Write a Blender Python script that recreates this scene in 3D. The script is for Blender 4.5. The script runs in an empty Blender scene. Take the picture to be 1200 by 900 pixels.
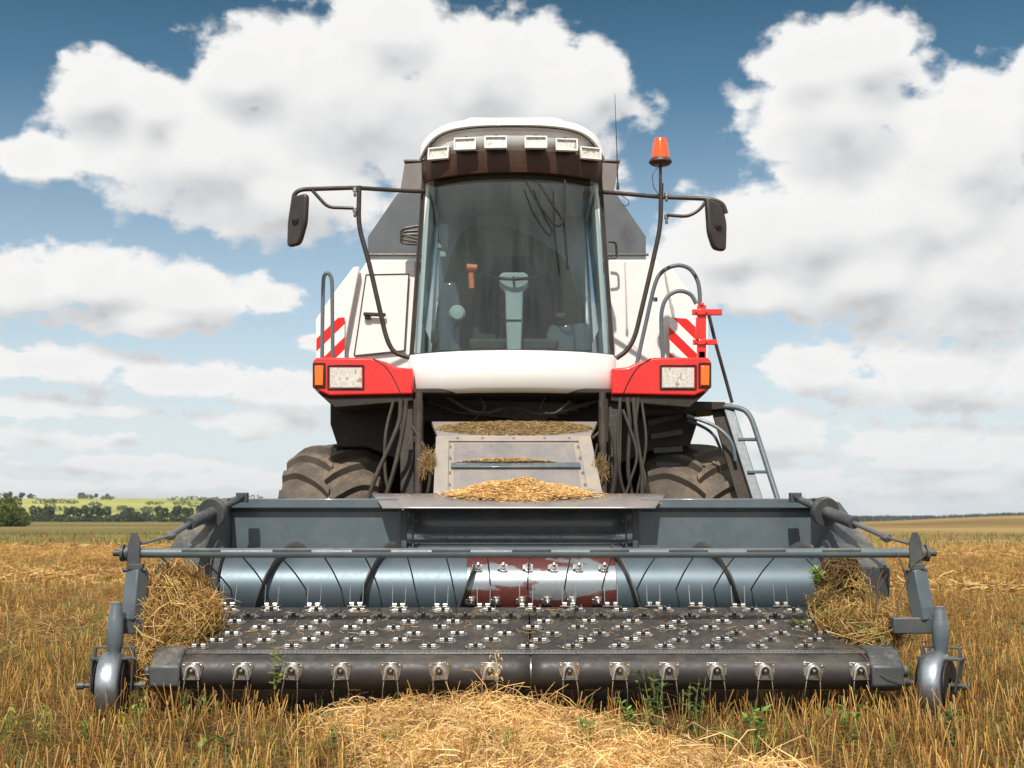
import bpy, math, random
import numpy as np
from mathutils import Vector, Matrix

# ------------------------------------------------------------------ camera, light, exposure
SC = bpy.context.scene
COL = SC.collection
R = math.radians
F, PITCH, CH = 1500.0, math.atan(157 / 1500.0), 1.06
cam_d = bpy.data.cameras.new('camera'); cam = bpy.data.objects.new('camera', cam_d); COL.objects.link(cam)
cam.location = (0, 0, CH); cam.rotation_euler = (R(90) + PITCH, 0, 0)
cam_d.sensor_width = 36; cam_d.lens = 45; cam_d.clip_start = 0.1; cam_d.clip_end = 8000
cam_d.dof.use_dof = True; cam_d.dof.focus_distance = 7.9; cam_d.dof.aperture_fstop = 5.0
SC.camera = cam
SC.view_settings.view_transform = 'Standard'; SC.view_settings.look = 'None'
SC.view_settings.exposure = 0.18; SC.view_settings.gamma = 1.0
SC.view_settings.use_curve_mapping = False
SC.cycles.use_denoising = True
SC.cycles.max_bounces = 8; SC.cycles.diffuse_bounces = 3; SC.cycles.glossy_bounces = 3
SC.cycles.transparent_max_bounces = 12; SC.cycles.volume_bounces = 0
SC.cycles.sample_clamp_indirect = 6

SUN_EL, SUN_AZ = R(48), R(-9)      # azimuth of the sun measured from behind the camera, negative = to the left
sd = Vector((math.sin(SUN_AZ) * math.cos(SUN_EL), -math.cos(SUN_AZ) * math.cos(SUN_EL), math.sin(SUN_EL)))
sun_d = bpy.data.lights.new('sun', 'SUN'); sun = bpy.data.objects.new('sun', sun_d); COL.objects.link(sun)
sun_d.energy = 4.2; sun_d.angle = R(0.6); sun_d.color = (1.0, 0.94, 0.85)
sun.rotation_euler = sd.to_track_quat('Z', 'Y').to_euler(); sun.location = (0, 0, 30)

# ------------------------------------------------------------------ sky
W = bpy.data.worlds.new('World'); SC.world = W; W.use_nodes = True
NT = W.node_tree; NT.nodes.clear()
def nd(nt, t, **kw):
    n = nt.nodes.new(t)
    for k, v in kw.items(): setattr(n, k, v)
    return n
class G:
    """small arithmetic helper over shader nodes"""
    def __init__(s, nt): s.nt = nt
    def put(s, sock, v):
        if isinstance(v, bpy.types.NodeSocket): s.nt.links.new(v, sock)
        else: sock.default_value = v
    def m(s, op, a, b=None, c=None, clamp=False):
        n = nd(s.nt, 'ShaderNodeMath', operation=op, use_clamp=clamp)
        for i, v in enumerate((a, b, c)):
            if v is not None: s.put(n.inputs[i], v)
        return n.outputs[0]
    def v(s, op, a, b=None, c=None):
        n = nd(s.nt, 'ShaderNodeVectorMath', operation=op)
        for i, x in enumerate((a, b, c)):
            if x is not None: s.put(n.inputs[i], x)
        return n.outputs['Value'] if op in ('DOT_PRODUCT', 'LENGTH') else n.outputs[0]
    def comb(s, x, y, z):
        n = nd(s.nt, 'ShaderNodeCombineXYZ')
        for i, q in enumerate((x, y, z)): s.put(n.inputs[i], q)
        return n.outputs[0]
    def sep(s, v):
        n = nd(s.nt, 'ShaderNodeSeparateXYZ'); s.put(n.inputs[0], v); return n.outputs
    def noise(s, vec, scale, detail=4, rough=.5, dist=0, lac=2.0):
        n = nd(s.nt, 'ShaderNodeTexNoise'); n.noise_dimensions = '3D'
        s.put(n.inputs['Vector'], vec); n.inputs['Scale'].default_value = scale
        n.inputs['Detail'].default_value = detail; n.inputs['Roughness'].default_value = rough
        n.inputs['Distortion'].default_value = dist; n.inputs['Lacunarity'].default_value = lac
        return n.outputs[0]
    def vor(s, vec, scale, feature='SMOOTH_F1', sm=.6):
        n = nd(s.nt, 'ShaderNodeTexVoronoi', feature=feature)
        s.put(n.inputs['Vector'], vec); n.inputs['Scale'].default_value = scale
        if feature == 'SMOOTH_F1': n.inputs['Smoothness'].default_value = sm
        return n.outputs['Distance']
    def ss(s, x, a, b, lo=0., hi=1.):
        n = nd(s.nt, 'ShaderNodeMapRange', interpolation_type='SMOOTHSTEP')
        s.put(n.inputs[0], x)
        for i, q in enumerate((a, b, lo, hi)): n.inputs[i + 1].default_value = q
        return n.outputs[0]
    def lin(s, x, a, b, lo=0., hi=1.):
        n = nd(s.nt, 'ShaderNodeMapRange'); s.put(n.inputs[0], x)
        for i, q in enumerate((a, b, lo, hi)): n.inputs[i + 1].default_value = q
        return n.outputs[0]
    def mix(s, f, a, b, mode='MIX'):
        n = nd(s.nt, 'ShaderNodeMix', data_type='RGBA', blend_type=mode)
        s.put(n.inputs[0], f); s.put(n.inputs[6], c4(a)); s.put(n.inputs[7], c4(b))
        return n.outputs[2]
    def ramp(s, f, stops):
        n = nd(s.nt, 'ShaderNodeValToRGB'); s.put(n.inputs[0], f)
        e = n.color_ramp.elements
        while len(e) < len(stops): e.new(0.5)
        for q, (p, c) in zip(e, stops): q.position = p; q.color = c4(c)
        return n.outputs[0]
def c4(c):
    return (*c, 1.0) if isinstance(c, tuple) and len(c) == 3 else c

g = G(NT)
tc = nd(NT, 'ShaderNodeTexCoord').outputs['Generated']
dx, dy, dz = g.sep(tc)
AZ = g.m('MULTIPLY', g.m('ARCTAN2', dx, dy), 1000.0)
EL = g.m('MULTIPLY', g.m('ARCSINE', dz), 1000.0)
pos = g.comb(AZ, EL, 0.0)                              # milliradians on the sky sphere
def sky_at(px, py):
    b = (450 - py) / F; a = (px - 600) / F
    v = Vector((a, math.cos(PITCH) - b * math.sin(PITCH), math.sin(PITCH) + b * math.cos(PITCH))).normalized()
    return math.atan2(v.x, v.y) * 1000, math.asin(v.z) * 1000
CL = [(118, 104, 70, 52), (40, 188, 72, 34), (250, 180, 190, 88), (290, 85, 95, 62), (420, 110, 190, 135), (560, 85, 130, 100),
      (455, 30, 110, 60), (665, 115, 115, 82), (700, 90, 70, 52), (330, 225, 165, 72), (610, 190, 150, 90), (520, 250, 110, 45), (180, 120, 60, 50),
      (975, 130, 118, 105), (1010, 65, 82, 62), (950, 75, 75, 45), (1130, 180, 120, 105), (950, 270, 160, 90), (1130, 320, 150, 125), (850, 290, 90, 70),
      (800, 340, 80, 70), (1215, 120, 60, 70), (1090, 250, 150, 110), (880, 340, 130, 38), (1010, 320, 140, 80), (1250, 300, 60, 150),
      (1100, 440, 150, 52), (960, 432, 75, 38), (1220, 440, 70, 60),
      (110, 330, 105, 50), (220, 345, 120, 45), (25, 335, 65, 48), (315, 350, 50, 24), (170, 375, 120, 25),
      (70, 425, 110, 26), (215, 445, 140, 26), (335, 455, 95, 30), (378, 400, 34, 14), (35, 478, 68, 17), (148, 482, 42, 10), (300, 492, 110, 19), (60, 515, 100, 14),
      (905, 505, 95, 34), (830, 515, 60, 45), (1080, 520, 105, 28), (1190, 528, 80, 26), (930, 560, 110, 20), (1140, 566, 100, 16), (1100, 545, 90, 14), (160, 545, 120, 13), (300, 565, 120, 10), (50, 570, 90, 9),
      (700, 400, 80, 60), (520, 420, 90, 60), (760, 500, 60, 40)]
def lumps(p):
    """distance into the cumulus lumps along a direction"""
    d = None
    for (cx, cy, rx, ry) in CL:
        a, e = sky_at(cx, cy); sx, sy = F / rx / 1000, F / ry / 1000
        r = g.v('LENGTH', g.v('MULTIPLY_ADD', p, (sx, sy, 0), (-a * sx, -e * sy, 0)))
        if d is None: d = r; continue
        n = nd(NT, 'ShaderNodeMath', operation='SMOOTH_MIN'); g.put(n.inputs[0], d); g.put(n.inputs[1], r); n.inputs[2].default_value = 0.3; d = n.outputs[0]
    d = g.m('MAXIMUM', g.m('SUBTRACT', 1.0, d), -1.2)
    px_, py_, _ = g.sep(p)
    gen = g.m('MULTIPLY', g.m('SUBTRACT', g.noise(g.v('ADD', g.v('MULTIPLY', p, (1, 1.7, 1)), (31, 77, 5)), 0.0042, 3, .5), 0.41), 5.0)
    out = g.m('MAXIMUM', g.ss(g.m('ABSOLUTE', px_), 400, 470), g.ss(py_, 405, 470))
    gen = g.m('ADD', gen, g.m('MULTIPLY', g.ss(dy, -.25, -.7, 0., 1.5), g.ss(py_, 420, 650, 1., 0.)))   # unseen bright cloud bank, added behind the camera to even the windscreen reflections
    d = g.m('MAXIMUM', d, g.m('ADD', gen, g.lin(out, 0, 1, -2.0, 0.0)))
    low = g.ss(py_, 10, 130, 1.0, 0.0)                 # flat, crowded clouds near the horizon
    st = g.noise(g.v('MULTIPLY', p, (1, 4.5, 1)), 0.012, 4, .55)
    return g.m('MAXIMUM', d, g.m('SUBTRACT', g.m('MULTIPLY', g.m('SUBTRACT', st, 0.42), 2.4), g.lin(low, 0, 1, 1.6, 0.0)))
wp = g.v('MULTIPLY', pos, (1, 1.35, 1))
warp = g.noise(wp, 0.016, 10, .63, 0.1)
b2 = g.vor(g.v('ADD', wp, g.v('MULTIPLY', g.comb(warp, warp, 0.0), (30, 30, 0))), 0.040)
L0 = lumps(pos); L1 = lumps(g.v('ADD', pos, (-6, 24, 0)))
D0 = g.m('ADD', L0, g.m('ADD', g.m('MULTIPLY', g.m('SUBTRACT', warp, 0.5), 1.5), g.m('MULTIPLY', g.m('SUBTRACT', 0.45, b2), 0.42)))
b3 = g.noise(g.v('MULTIPLY', pos, (1, 1.7, 1)), 0.042, 6, .6)
D0 = g.m('ADD', D0, g.m('MULTIPLY', g.m('SUBTRACT', b3, .5), g.ss(EL, 60, 230, 2.2, .25)))
s0 = g.noise(wp, 0.014, 3, .5); s1 = g.noise(g.v('ADD', wp, (-5, 14, 0)), 0.014, 3, .5)
mask = g.ss(D0, 0.0, 0.31)
lit = g.m('ADD', g.m('MULTIPLY', g.m('SUBTRACT', L0, L1), .75), g.m('MULTIPLY', g.m('SUBTRACT', s0, s1), .30))
lit = g.m('ADD', lit, g.m('MULTIPLY', g.m('SUBTRACT', .4, b2), .25))
lit = g.m('ADD', lit, g.m('MULTIPLY', g.m('SUBTRACT', warp, .5), .35))
lit = g.ss(lit, -0.42, 0.20)
thick = g.ss(D0, 0.15, 1.0, 1.0, 0.90)
lit = g.m('MULTIPLY', lit, thick)
edge = g.ss(D0, .15, .7, .25, 0.)
lit = g.m('ADD', lit, edge, clamp=True)
ccol = g.ramp(lit, [(0.0, (4.6, 4.75, 4.95)), (0.35, (6.3, 6.35, 6.45)), (0.7, (7.4, 7.4, 7.4)), (1.0, (8.3, 8.25, 8.15))])
sky = nd(NT, 'ShaderNodeTexSky', sky_type='NISHITA'); sky.sun_disc = False
sky.sun_elevation = SUN_EL; sky.sun_rotation = math.atan2(sd.x, sd.y)
sky.air_density = 1.0; sky.dust_density = 0.6; sky.ozone_density = 1.5
grade = g.ramp(g.m('DIVIDE', EL, 500.0, clamp=True), [(0.0, (1.0, 1.0, 1.0)), (0.3, (.85, .96, .95)), (0.70, (.38, .62, .62)), (0.85, (.20, .40, .43)), (1.0, (.14, .30, .35))])
skyc = g.mix(1.0, sky.outputs[0], grade, 'MULTIPLY')
skyc = g.mix(g.m('POWER', g.lin(EL, 0, 330, .92, .0), 1.3), skyc, (6.3, 7.15, 7.6))
bg = nd(NT, 'ShaderNodeBackground'); bg.inputs[1].default_value = 0.1
col = g.mix(mask, skyc, ccol)
col = g.mix(g.lin(EL, 0, 150, .62, .0), col, (7.5, 7.7, 7.8))   # pale air low over the fields
NT.links.new(col, bg.inputs[0])
wo = nd(NT, 'ShaderNodeOutputWorld'); NT.links.new(bg.outputs[0], wo.inputs[0])

# ------------------------------------------------------------------ geometry helpers
def P(px, py, Y):
    """the point at distance Y seen at a pixel of the 1200 x 900 photograph (used to read off real sizes)"""
    a, b = (px - 600) / F, (450 - py) / F
    t = Y / (math.cos(PITCH) - b * math.sin(PITCH))
    return Vector((a * t, Y, CH + t * (math.sin(PITCH) + b * math.cos(PITCH))))
def PXs(r, Y): return r * Y / F * 1.0
WL = {}
class MB:
    def __init__(s): s.v = []; s.f = []; s.m = []; s.sm = []
    def add(s, vs, fs, m=0, smooth=False):
        o = len(s.v); s.v += [Vector(q) for q in vs]
        for f in fs: s.f.append([i + o for i in f]); s.m.append(m); s.sm.append(smooth)
    def box(s, c, size, rot=None, m=0):
        hx, hy, hz = [q / 2 for q in size]; c = Vector(c)
        vs = [Vector((x, y, z)) for x in (-hx, hx) for y in (-hy, hy) for z in (-hz, hz)]
        if rot is not None: vs = [rot @ q for q in vs]
        s.add([c + q for q in vs], [(0, 1, 3, 2), (4, 6, 7, 5), (0, 4, 5, 1), (2, 3, 7, 6), (0, 2, 6, 4), (1, 5, 7, 3)], m)
        return s
    def beam(s, a, b, w, h, up=(0, 0, 1), m=0, w2=None, h2=None):
        a, b = Vector(a), Vector(b); d = (b - a).normalized(); up = Vector(up)
        x = d.cross(up).normalized(); y = x.cross(d).normalized()
        w2 = w if w2 is None else w2; h2 = h if h2 is None else h2
        vs = [p + x * i * ww / 2 + y * j * hh / 2 for p, ww, hh in ((a, w, h), (b, w2, h2)) for i, j in ((-1, -1), (1, -1), (1, 1), (-1, 1))]
        s.add(vs, [(0, 1, 2, 3), (7, 6, 5, 4), (0, 4, 5, 1), (1, 5, 6, 2), (2, 6, 7, 3), (3, 7, 4, 0)], m)
        return s
    def prism(s, pts, off, m=0):
        """closed polygon of 3D points pushed along off"""
        pts = [Vector(p) for p in pts]; off = Vector(off); n = len(pts)
        vs = pts + [p + off for p in pts]
        fs = [list(range(n)), list(range(2 * n - 1, n - 1, -1))] + [(i, i + n, (i + 1) % n + n, (i + 1) % n) for i in range(n)]
        s.add(vs, fs, m); return s
    def tube(s, path, r, n=10, m=0, caps=True):
        path = [Vector(p) for p in path]; k = len(path)
        rr = r if isinstance(r, (list, tuple)) else [r] * k
        t0 = (path[1] - path[0]).normalized()
        u = t0.orthogonal().normalized(); vs = []
        for i in range(k):
            t = (path[min(i + 1, k - 1)] - path[max(i - 1, 0)]).normalized()
            u = (u - t * u.dot(t)).normalized(); w = t.cross(u)
            for j in range(n):
                a = 2 * math.pi * j / n
                vs.append(path[i] + (u * math.cos(a) + w * math.sin(a)) * rr[i])
        fs = [(i * n + j, i * n + (j + 1) % n, (i + 1) * n + (j + 1) % n, (i + 1) * n + j) for i in range(k - 1) for j in range(n)]
        s.add(vs, fs, m, True)
        if caps:
            o = len(s.v) - len(vs)
            s.f.append([o + j for j in range(n)][::-1]); s.m.append(m); s.sm.append(False)
            s.f.append([o + (k - 1) * n + j for j in range(n)]); s.m.append(m); s.sm.append(False)
        return s
    def lathe(s, c, axis, prof, n=32, m=0, closed=False):
        c = Vector(c); axis = Vector(axis).normalized(); u = axis.orthogonal().normalized(); w = axis.cross(u); k = len(prof); vs = []
        for (t, r) in prof:
            for j in range(n):
                a = 2 * math.pi * j / n; vs.append(c + axis * t + (u * math.cos(a) + w * math.sin(a)) * r)
        rows = k if closed else k - 1
        fs = [(i * n + j, i * n + (j + 1) % n, ((i + 1) % k) * n + (j + 1) % n, ((i + 1) % k) * n + j) for i in range(rows) for j in range(n)]
        s.add(vs, fs, m, True); return s
    def grid(s, rows, m=0, smooth=True, closed=False):
        k = len(rows); n = len(rows[0]); vs = [q for r in rows for q in r]
        e = n if closed else n - 1
        s.add(vs, [(i * n + j, i * n + (j + 1) % n, (i + 1) * n + (j + 1) % n, (i + 1) * n + j) for i in range(k - 1) for j in range(e)], m, smooth)
        return s
    def cyl(s, a, b, r, n=16, m=0):
        return s.tube([a, b], r, n, m)
    def build(s, name, mats, parent=None, bevel=0, solid=0, sharp=40, label=None, flip=False):
        if not isinstance(mats, (list, tuple)): mats = [mats]
        lo = Vector([min(q[i] for q in s.v) for i in range(3)]); hi = Vector([max(q[i] for q in s.v) for i in range(3)])
        c = (lo + hi) / 2
        me = bpy.data.meshes.new(name); me.from_pydata([q - c for q in s.v], [], s.f)
        for mt in mats: me.materials.append(mt)
        me.polygons.foreach_set('material_index', s.m); me.polygons.foreach_set('use_smooth', [True] * len(s.f))
        me.update()
        import bmesh
        bm = bmesh.new(); bm.from_mesh(me); bmesh.ops.recalc_face_normals(bm, faces=bm.faces); bm.to_mesh(me); bm.free()
        me.set_sharp_from_angle(angle=R(sharp))
        o = bpy.data.objects.new(name, me); COL.objects.link(o)
        place(o, c, parent)
        if solid:
            md = o.modifiers.new('solid', 'SOLIDIFY'); md.thickness = solid; md.offset = 0
        if bevel:
            md = o.modifiers.new('bevel', 'BEVEL'); md.width = bevel; md.segments = 2; md.limit_method = 'ANGLE'; md.angle_limit = R(35)
            md.harden_normals = False
        if label: o['label'] = label
        return o
def place(o, c, parent=None):
    WL[o.name] = Vector(c)
    if parent is not None:
        o.parent = parent; o.location = Vector(c) - WL[parent.name]
    else: o.location = c
def tag(o, label=None, cat=None, group=None, kind=None):
    for k, v in (('label', label), ('category', cat), ('group', group), ('kind', kind)):
        if v: o[k] = v
    return o
def thing(name, loc, label, cat, group=None):
    o = bpy.data.objects.new(name, None); COL.objects.link(o); o.empty_display_size = .2
    WL[o.name] = Vector(loc); o.location = loc
    return tag(o, label, cat, group)
def arc(c, r, a0, a1, n, ax=('x', 'z')):
    out = []
    for i in range(n + 1):
        a = a0 + (a1 - a0) * i / n; p = Vector(c)
        setattr(p, ax[0], getattr(p, ax[0]) + r * math.cos(a)); setattr(p, ax[1], getattr(p, ax[1]) + r * math.sin(a)); out.append(p)
    return out
def spline(pts, n=8):
    """Catmull-Rom through points"""
    p = [Vector(q) for q in pts]; p = [p[0] * 2 - p[1]] + p + [p[-1] * 2 - p[-2]]; out = []
    for i in range(1, len(p) - 2):
        for k in range(n):
            t = k / n; a, b, c, d = p[i - 1:i + 3]
            out.append(.5 * ((2 * b) + (c - a) * t + (2 * a - 5 * b + 4 * c - d) * t * t + (-a + 3 * b - 3 * c + d) * t ** 3))
    return out + [p[-2]]
def bend(pts, r=.06, n=5):
    """polyline with rounded corners"""
    p = [Vector(q) for q in pts]; out = [p[0]]
    for i in range(1, len(p) - 1):
        a, b, c = p[i - 1], p[i], p[i + 1]
        da, dc = (a - b), (c - b); ra = min(r, da.length * .45); rc = min(r, dc.length * .45)
        s, e = b + da.normalized() * ra, b + dc.normalized() * rc
        for k in range(n + 1):
            t = k / n; out.append(s * (1 - t) ** 2 + b * 2 * t * (1 - t) + e * t * t)
    return out + [p[-1]]

# ------------------------------------------------------------------ materials
def material(name, base, rough=.5, metal=0., dirt=None, dirt_amt=.0, var=.12, bump=.0, bscale=60, coat=0., spec=.5, scale=6., scratch=0., rvar=1.):
    m = bpy.data.materials.new(name); m.use_nodes = True; nt = m.node_tree; nt.nodes.clear(); q = G(nt)
    b = nd(nt, 'ShaderNodeBsdfPrincipled'); o = nd(nt, 'ShaderNodeOutputMaterial'); nt.links.new(b.outputs[0], o.inputs[0])
    geo = nd(nt, 'ShaderNodeNewGeometry'); p = geo.outputs['Position']
    n1 = q.noise(p, scale, 6, .6); n2 = q.noise(p, scale * 7, 5, .65)
    c = q.mix(q.lin(n1, .3, .7), tuple(x * (1 - var) for x in base), tuple(min(1, x * (1 + var)) for x in base))
    ro = q.lin(n2, .3, .7, max(.02, rough - .08 * rvar), min(1, rough + .12 * rvar))
    if dirt:
        up = q.ss(q.sep(geo.outputs['Normal'])[2], -.1, .9, .15, 1.0)
        f = q.m('MULTIPLY', q.ss(q.m('ADD', q.m('MULTIPLY', n1, .6), q.m('MULTIPLY', n2, .4)), .42, .68), up)
        f = q.m('MULTIPLY', f, dirt_amt, clamp=True)
        c = q.mix(f, c, dirt); ro = q.m('ADD', ro, q.m('MULTIPLY', f, .4), clamp=True)
    if scratch:
        w = q.noise(q.v('MULTIPLY', p, (3, 3, 60)), 4, 3, .7)
        s_ = q.m('MULTIPLY', q.ss(w, .62, .70), scratch)
        c = q.mix(s_, c, (.55, .55, .53))
    nt.links.new(c, b.inputs['Base Color']); nt.links.new(ro, b.inputs['Roughness'])
    b.inputs['Metallic'].default_value = metal; b.inputs['Specular IOR Level'].default_value = spec
    if coat: b.inputs['Coat Weight'].default_value = coat; b.inputs['Coat Roughness'].default_value = .08
    if bump:
        bn = nd(nt, 'ShaderNodeBump'); bn.inputs['Strength'].default_value = bump; bn.inputs['Distance'].default_value = .004
        nt.links.new(q.noise(p, bscale, 5, .6), bn.inputs['Height']); nt.links.new(bn.outputs[0], b.inputs['Normal'])
    return m
DUST = (.36, .28, .17)
M = {}
M['slate'] = material('slate_paint', (.085, .115, .135), .36, .0, DUST, .35, .10, .05, 40, coat=.5)
M['slate_dk'] = material('slate_paint_dusty', (.055, .064, .072), .45, .0, DUST, .45, .15, .08, 60)
M['auger'] = material('auger_steel', (.105, .145, .175), .44, .5, (.20, .15, .10), .14, .08, .0, 25, rvar=.15)
M['flight'] = material('flight_steel', (.12, .12, .12), .42, .5, (.22, .14, .09), .4, .2, .08, 60)
M['white'] = material('white_paint', (.80, .80, .78), .30, 0, DUST, .12, .03, .02, 30, coat=.4)
M['red'] = material('red_paint', (.72, .020, .016), .30, 0, DUST, .12, .08, .02, 30, coat=.5)
M['tank'] = material('grey_tank_paint', (.13, .14, .15), .14, .3, DUST, .15, .1, .01, 10, coat=.5)
M['taupe'] = material('taupe_paint', (.17, .15, .14), .5, 0, DUST, .3, .1, .03, 30)
M['brown'] = material('brown_visor_plastic', (.062, .030, .022), .42, 0, DUST, .25, .15, .04, 40)
M['tubebk'] = material('black_tube_paint', (.035, .028, .025), .38, 0, DUST, .25, .15, .04, 80)
M['tubebl'] = material('blue_grey_tube_paint', (.10, .135, .155), .38, 0, DUST, .25, .15, .04, 80)
M['black'] = material('black_plastic', (.014, .013, .012), .5, 0, DUST, .2, .2, .05, 80)
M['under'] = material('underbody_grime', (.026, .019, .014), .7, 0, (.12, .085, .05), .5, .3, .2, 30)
M['rubber'] = material('belt_rubber', (.030, .028, .027), .5, 0, (.13, .105, .075), .55, .2, .10, 120, scale=4)
M['tyre'] = material('dusty_tyre_rubber', (.085, .070, .056), .78, 0, (.26, .20, .14), .75, .2, .15, 60)
M['chrome'] = material('bright_steel', (.66, .65, .62), .22, 1, (.3, .22, .14), .35, .15, .05, 120)
M['steel'] = material('worn_steel', (.36, .36, .36), .36, .9, (.24, .18, .12), .4, .2, .06, 60)
M['feeder'] = material('dusty_feeder_steel', (.38, .34, .31), .42, .25, (.36, .27, .15), .6, .15, .05, 30)
M['lip'] = material('feeder_lip_steel', (.33, .31, .31), .34, .45, DUST, .4, .12, .03, 30)
M['rim'] = material('wheel_steel_polished', (.34, .38, .42), .36, .85, (.12, .10, .08), .35, .2, .05, 40)
M['hose'] = material('hose_rubber', (.05, .042, .036), .45, 0, DUST, .5, .2, .1, 120)
M['lightg'] = material('pale_grey_plastic', (.40, .45, .43), .45, 0, DUST, .15, .06, .02, 60)
M['seat'] = material('dark_seat_fabric', (.05, .055, .05), .8, 0, DUST, .2, .15, .2, 150)
M['olive'] = material('olive_reflection', (.19, .215, .13), .6, 0, DUST, .2, .12, .1, 50)  # tint of the dome mirrored in the windscreen, put on a solid
M['trimgrey'] = material('grey_headliner', (.74, .77, .80), .7, 0, DUST, .15, .1, .1, 50)
M['orangep'] = material('orange_plastic', (.85, .20, .06), .45, 0, DUST, .15, .1, .02, 60)
M['straw_base'] = material('matted_straw', (.30, .20, .075), .9, 0, (.14, .085, .03), .6, .35, .6, 90)
def glass(name, tint, ior=1.5, rough=.0, base=None, dusty=0.):
    m = bpy.data.materials.new(name); m.use_nodes = True; nt = m.node_tree; nt.nodes.clear(); q = G(nt)
    o = nd(nt, 'ShaderNodeOutputMaterial'); tr = nd(nt, 'ShaderNodeBsdfTransparent'); gl = nd(nt, 'ShaderNodeBsdfGlossy')
    tr.inputs[0].default_value = c4(tint); gl.inputs['Roughness'].default_value = rough
    ge = nd(nt, 'ShaderNodeNewGeometry'); cs = q.m('ABSOLUTE', q.v('DOT_PRODUCT', ge.outputs['Normal'], ge.outputs['Incoming']))
    f0 = .04 if name == 'lamp_glass' else .085
    fr = q.m('ADD', f0, q.m('MULTIPLY', 1 - f0, q.m('POWER', q.m('SUBTRACT', 1.0, cs, clamp=True), 5.0)), clamp=True)   # Schlick, the same from both sides
    mx = nd(nt, 'ShaderNodeMixShader'); nt.links.new(fr, mx.inputs[0]); nt.links.new(tr.outputs[0], mx.inputs[1]); nt.links.new(gl.outputs[0], mx.inputs[2])
    last = mx.outputs[0]
    if dusty:
        p = nd(nt, 'ShaderNodeNewGeometry').outputs['Position']
        df = nd(nt, 'ShaderNodeBsdfDiffuse'); df.inputs[0].default_value = (.5, .46, .38, 1)
        streak = q.noise(q.v('MULTIPLY', p, (14, 14, 1.2)), 1.4, 5, .6)
        m2 = nd(nt, 'ShaderNodeMixShader'); nt.links.new(q.m('MULTIPLY', q.ss(streak, .5, .8), dusty), m2.inputs[0])
        nt.links.new(last, m2.inputs[1]); nt.links.new(df.outputs[0], m2.inputs[2]); last = m2.outputs[0]
    nt.links.new(last, o.inputs[0]); return m
M['glass'] = glass('windscreen_glass', (.64, .75, .76), 1.5, .04, dusty=.012)
M['lens'] = glass('lamp_glass', (.98, .98, .97), 1.5, .05)
def amber(name, c):
    m = bpy.data.materials.new(name); m.use_nodes = True; b = m.node_tree.nodes['Principled BSDF']; q = G(m.node_tree)
    p = nd(m.node_tree, 'ShaderNodeNewGeometry').outputs['Position']
    w = q.m('SINE', q.m('MULTIPLY', q.sep(p)[2], 700))
    m.node_tree.links.new(q.mix(q.lin(w, -1, 1), tuple(x * .75 for x in c), c), b.inputs['Base Color'])
    b.inputs['Roughness'].default_value = .15; b.inputs['Coat Weight'].default_value = .6; b.inputs['Subsurface Weight'].default_value = .3
    b.inputs['Subsurface Radius'].default_value = (.03, .01, .004)
    return m
M['amber'] = amber('amber_lens', (.95, .20, .01)); M['redlens'] = amber('orange_beacon_lens', (.95, .12, .01))
def reflector():
    m = bpy.data.materials.new('lamp_reflector'); m.use_nodes = True; nt = m.node_tree; b = nt.nodes['Principled BSDF']; q = G(nt)
    p = nd(nt, 'ShaderNodeNewGeometry').outputs['Position']
    n = q.vor(q.v('MULTIPLY', p, (1.6, .3, 1)), 20, 'F1')
    nt.links.new(q.ramp(n, [(0, (.88, .87, .84)), (.35, (.62, .60, .56)), (.6, (.85, .83, .79)), (.8, (.50, .42, .33)), (1, (.36, .26, .18))]), b.inputs['Base Color'])
    b.inputs['Metallic'].default_value = .1; b.inputs['Roughness'].default_value = .3
    bn = nd(nt, 'ShaderNodeBump'); bn.inputs['Strength'].default_value = .12; bn.inputs['Distance'].default_value = .003
    nt.links.new(n, bn.inputs['Height']); nt.links.new(bn.outputs[0], b.inputs['Normal']); return m
M['refl'] = reflector()
def chevron():
    m = bpy.data.materials.new('striped_warning_board'); m.use_nodes = True; nt = m.node_tree; b = nt.nodes['Principled BSDF']; q = G(nt)
    x, y, z = q.sep(nd(nt, 'ShaderNodeNewGeometry').outputs['Position'])
    t = q.m('ADD', q.m('MULTIPLY', q.m('ABSOLUTE', x), 1.0), z)      # bands slope towards the middle of the machine
    f = q.m('FRACT', q.m('DIVIDE', q.m('ADD', t, 0.155), 0.215))
    nt.links.new(q.mix(q.m('GREATER_THAN', f, .5), (.80, .80, .78), (.68, .012, .010)), b.inputs['Base Color'])
    b.inputs['Roughness'].default_value = .35; return m
M['board'] = chevron()
def sleeve():
    m = bpy.data.materials.new('worn_maroon_sleeve'); m.use_nodes = True; nt = m.node_tree; b = nt.nodes['Principled BSDF']; q = G(nt)
    p = nd(nt, 'ShaderNodeNewGeometry').outputs['Position']
    n = q.noise(q.v('MULTIPLY', p, (1, 2.4, 3.2)), 2.6, 7, .62, .4)
    z = q.sep(p)[2]
    band = q.m('ABSOLUTE', q.m('SUBTRACT', z, .70))
    f = q.ss(q.m('ADD', n, q.m('MULTIPLY', q.m('SUBTRACT', band, .09), 2.6)),   .43, .50)
    fine = q.noise(p, 40, 5, .6)
    c = q.mix(f, q.mix(fine, (.20, .24, .265), (.32, .35, .37)), q.mix(fine, (.065, .012, .011), (.13, .035, .028)))
    nt.links.new(c, b.inputs['Base Color']); nt.links.new(q.lin(f, 0, 1, .6, .1), b.inputs['Metallic']); nt.links.new(q.lin(f, 0, 1, .3, .4), b.inputs['Roughness'])
    return m
M['sleeve'] = sleeve()
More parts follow.
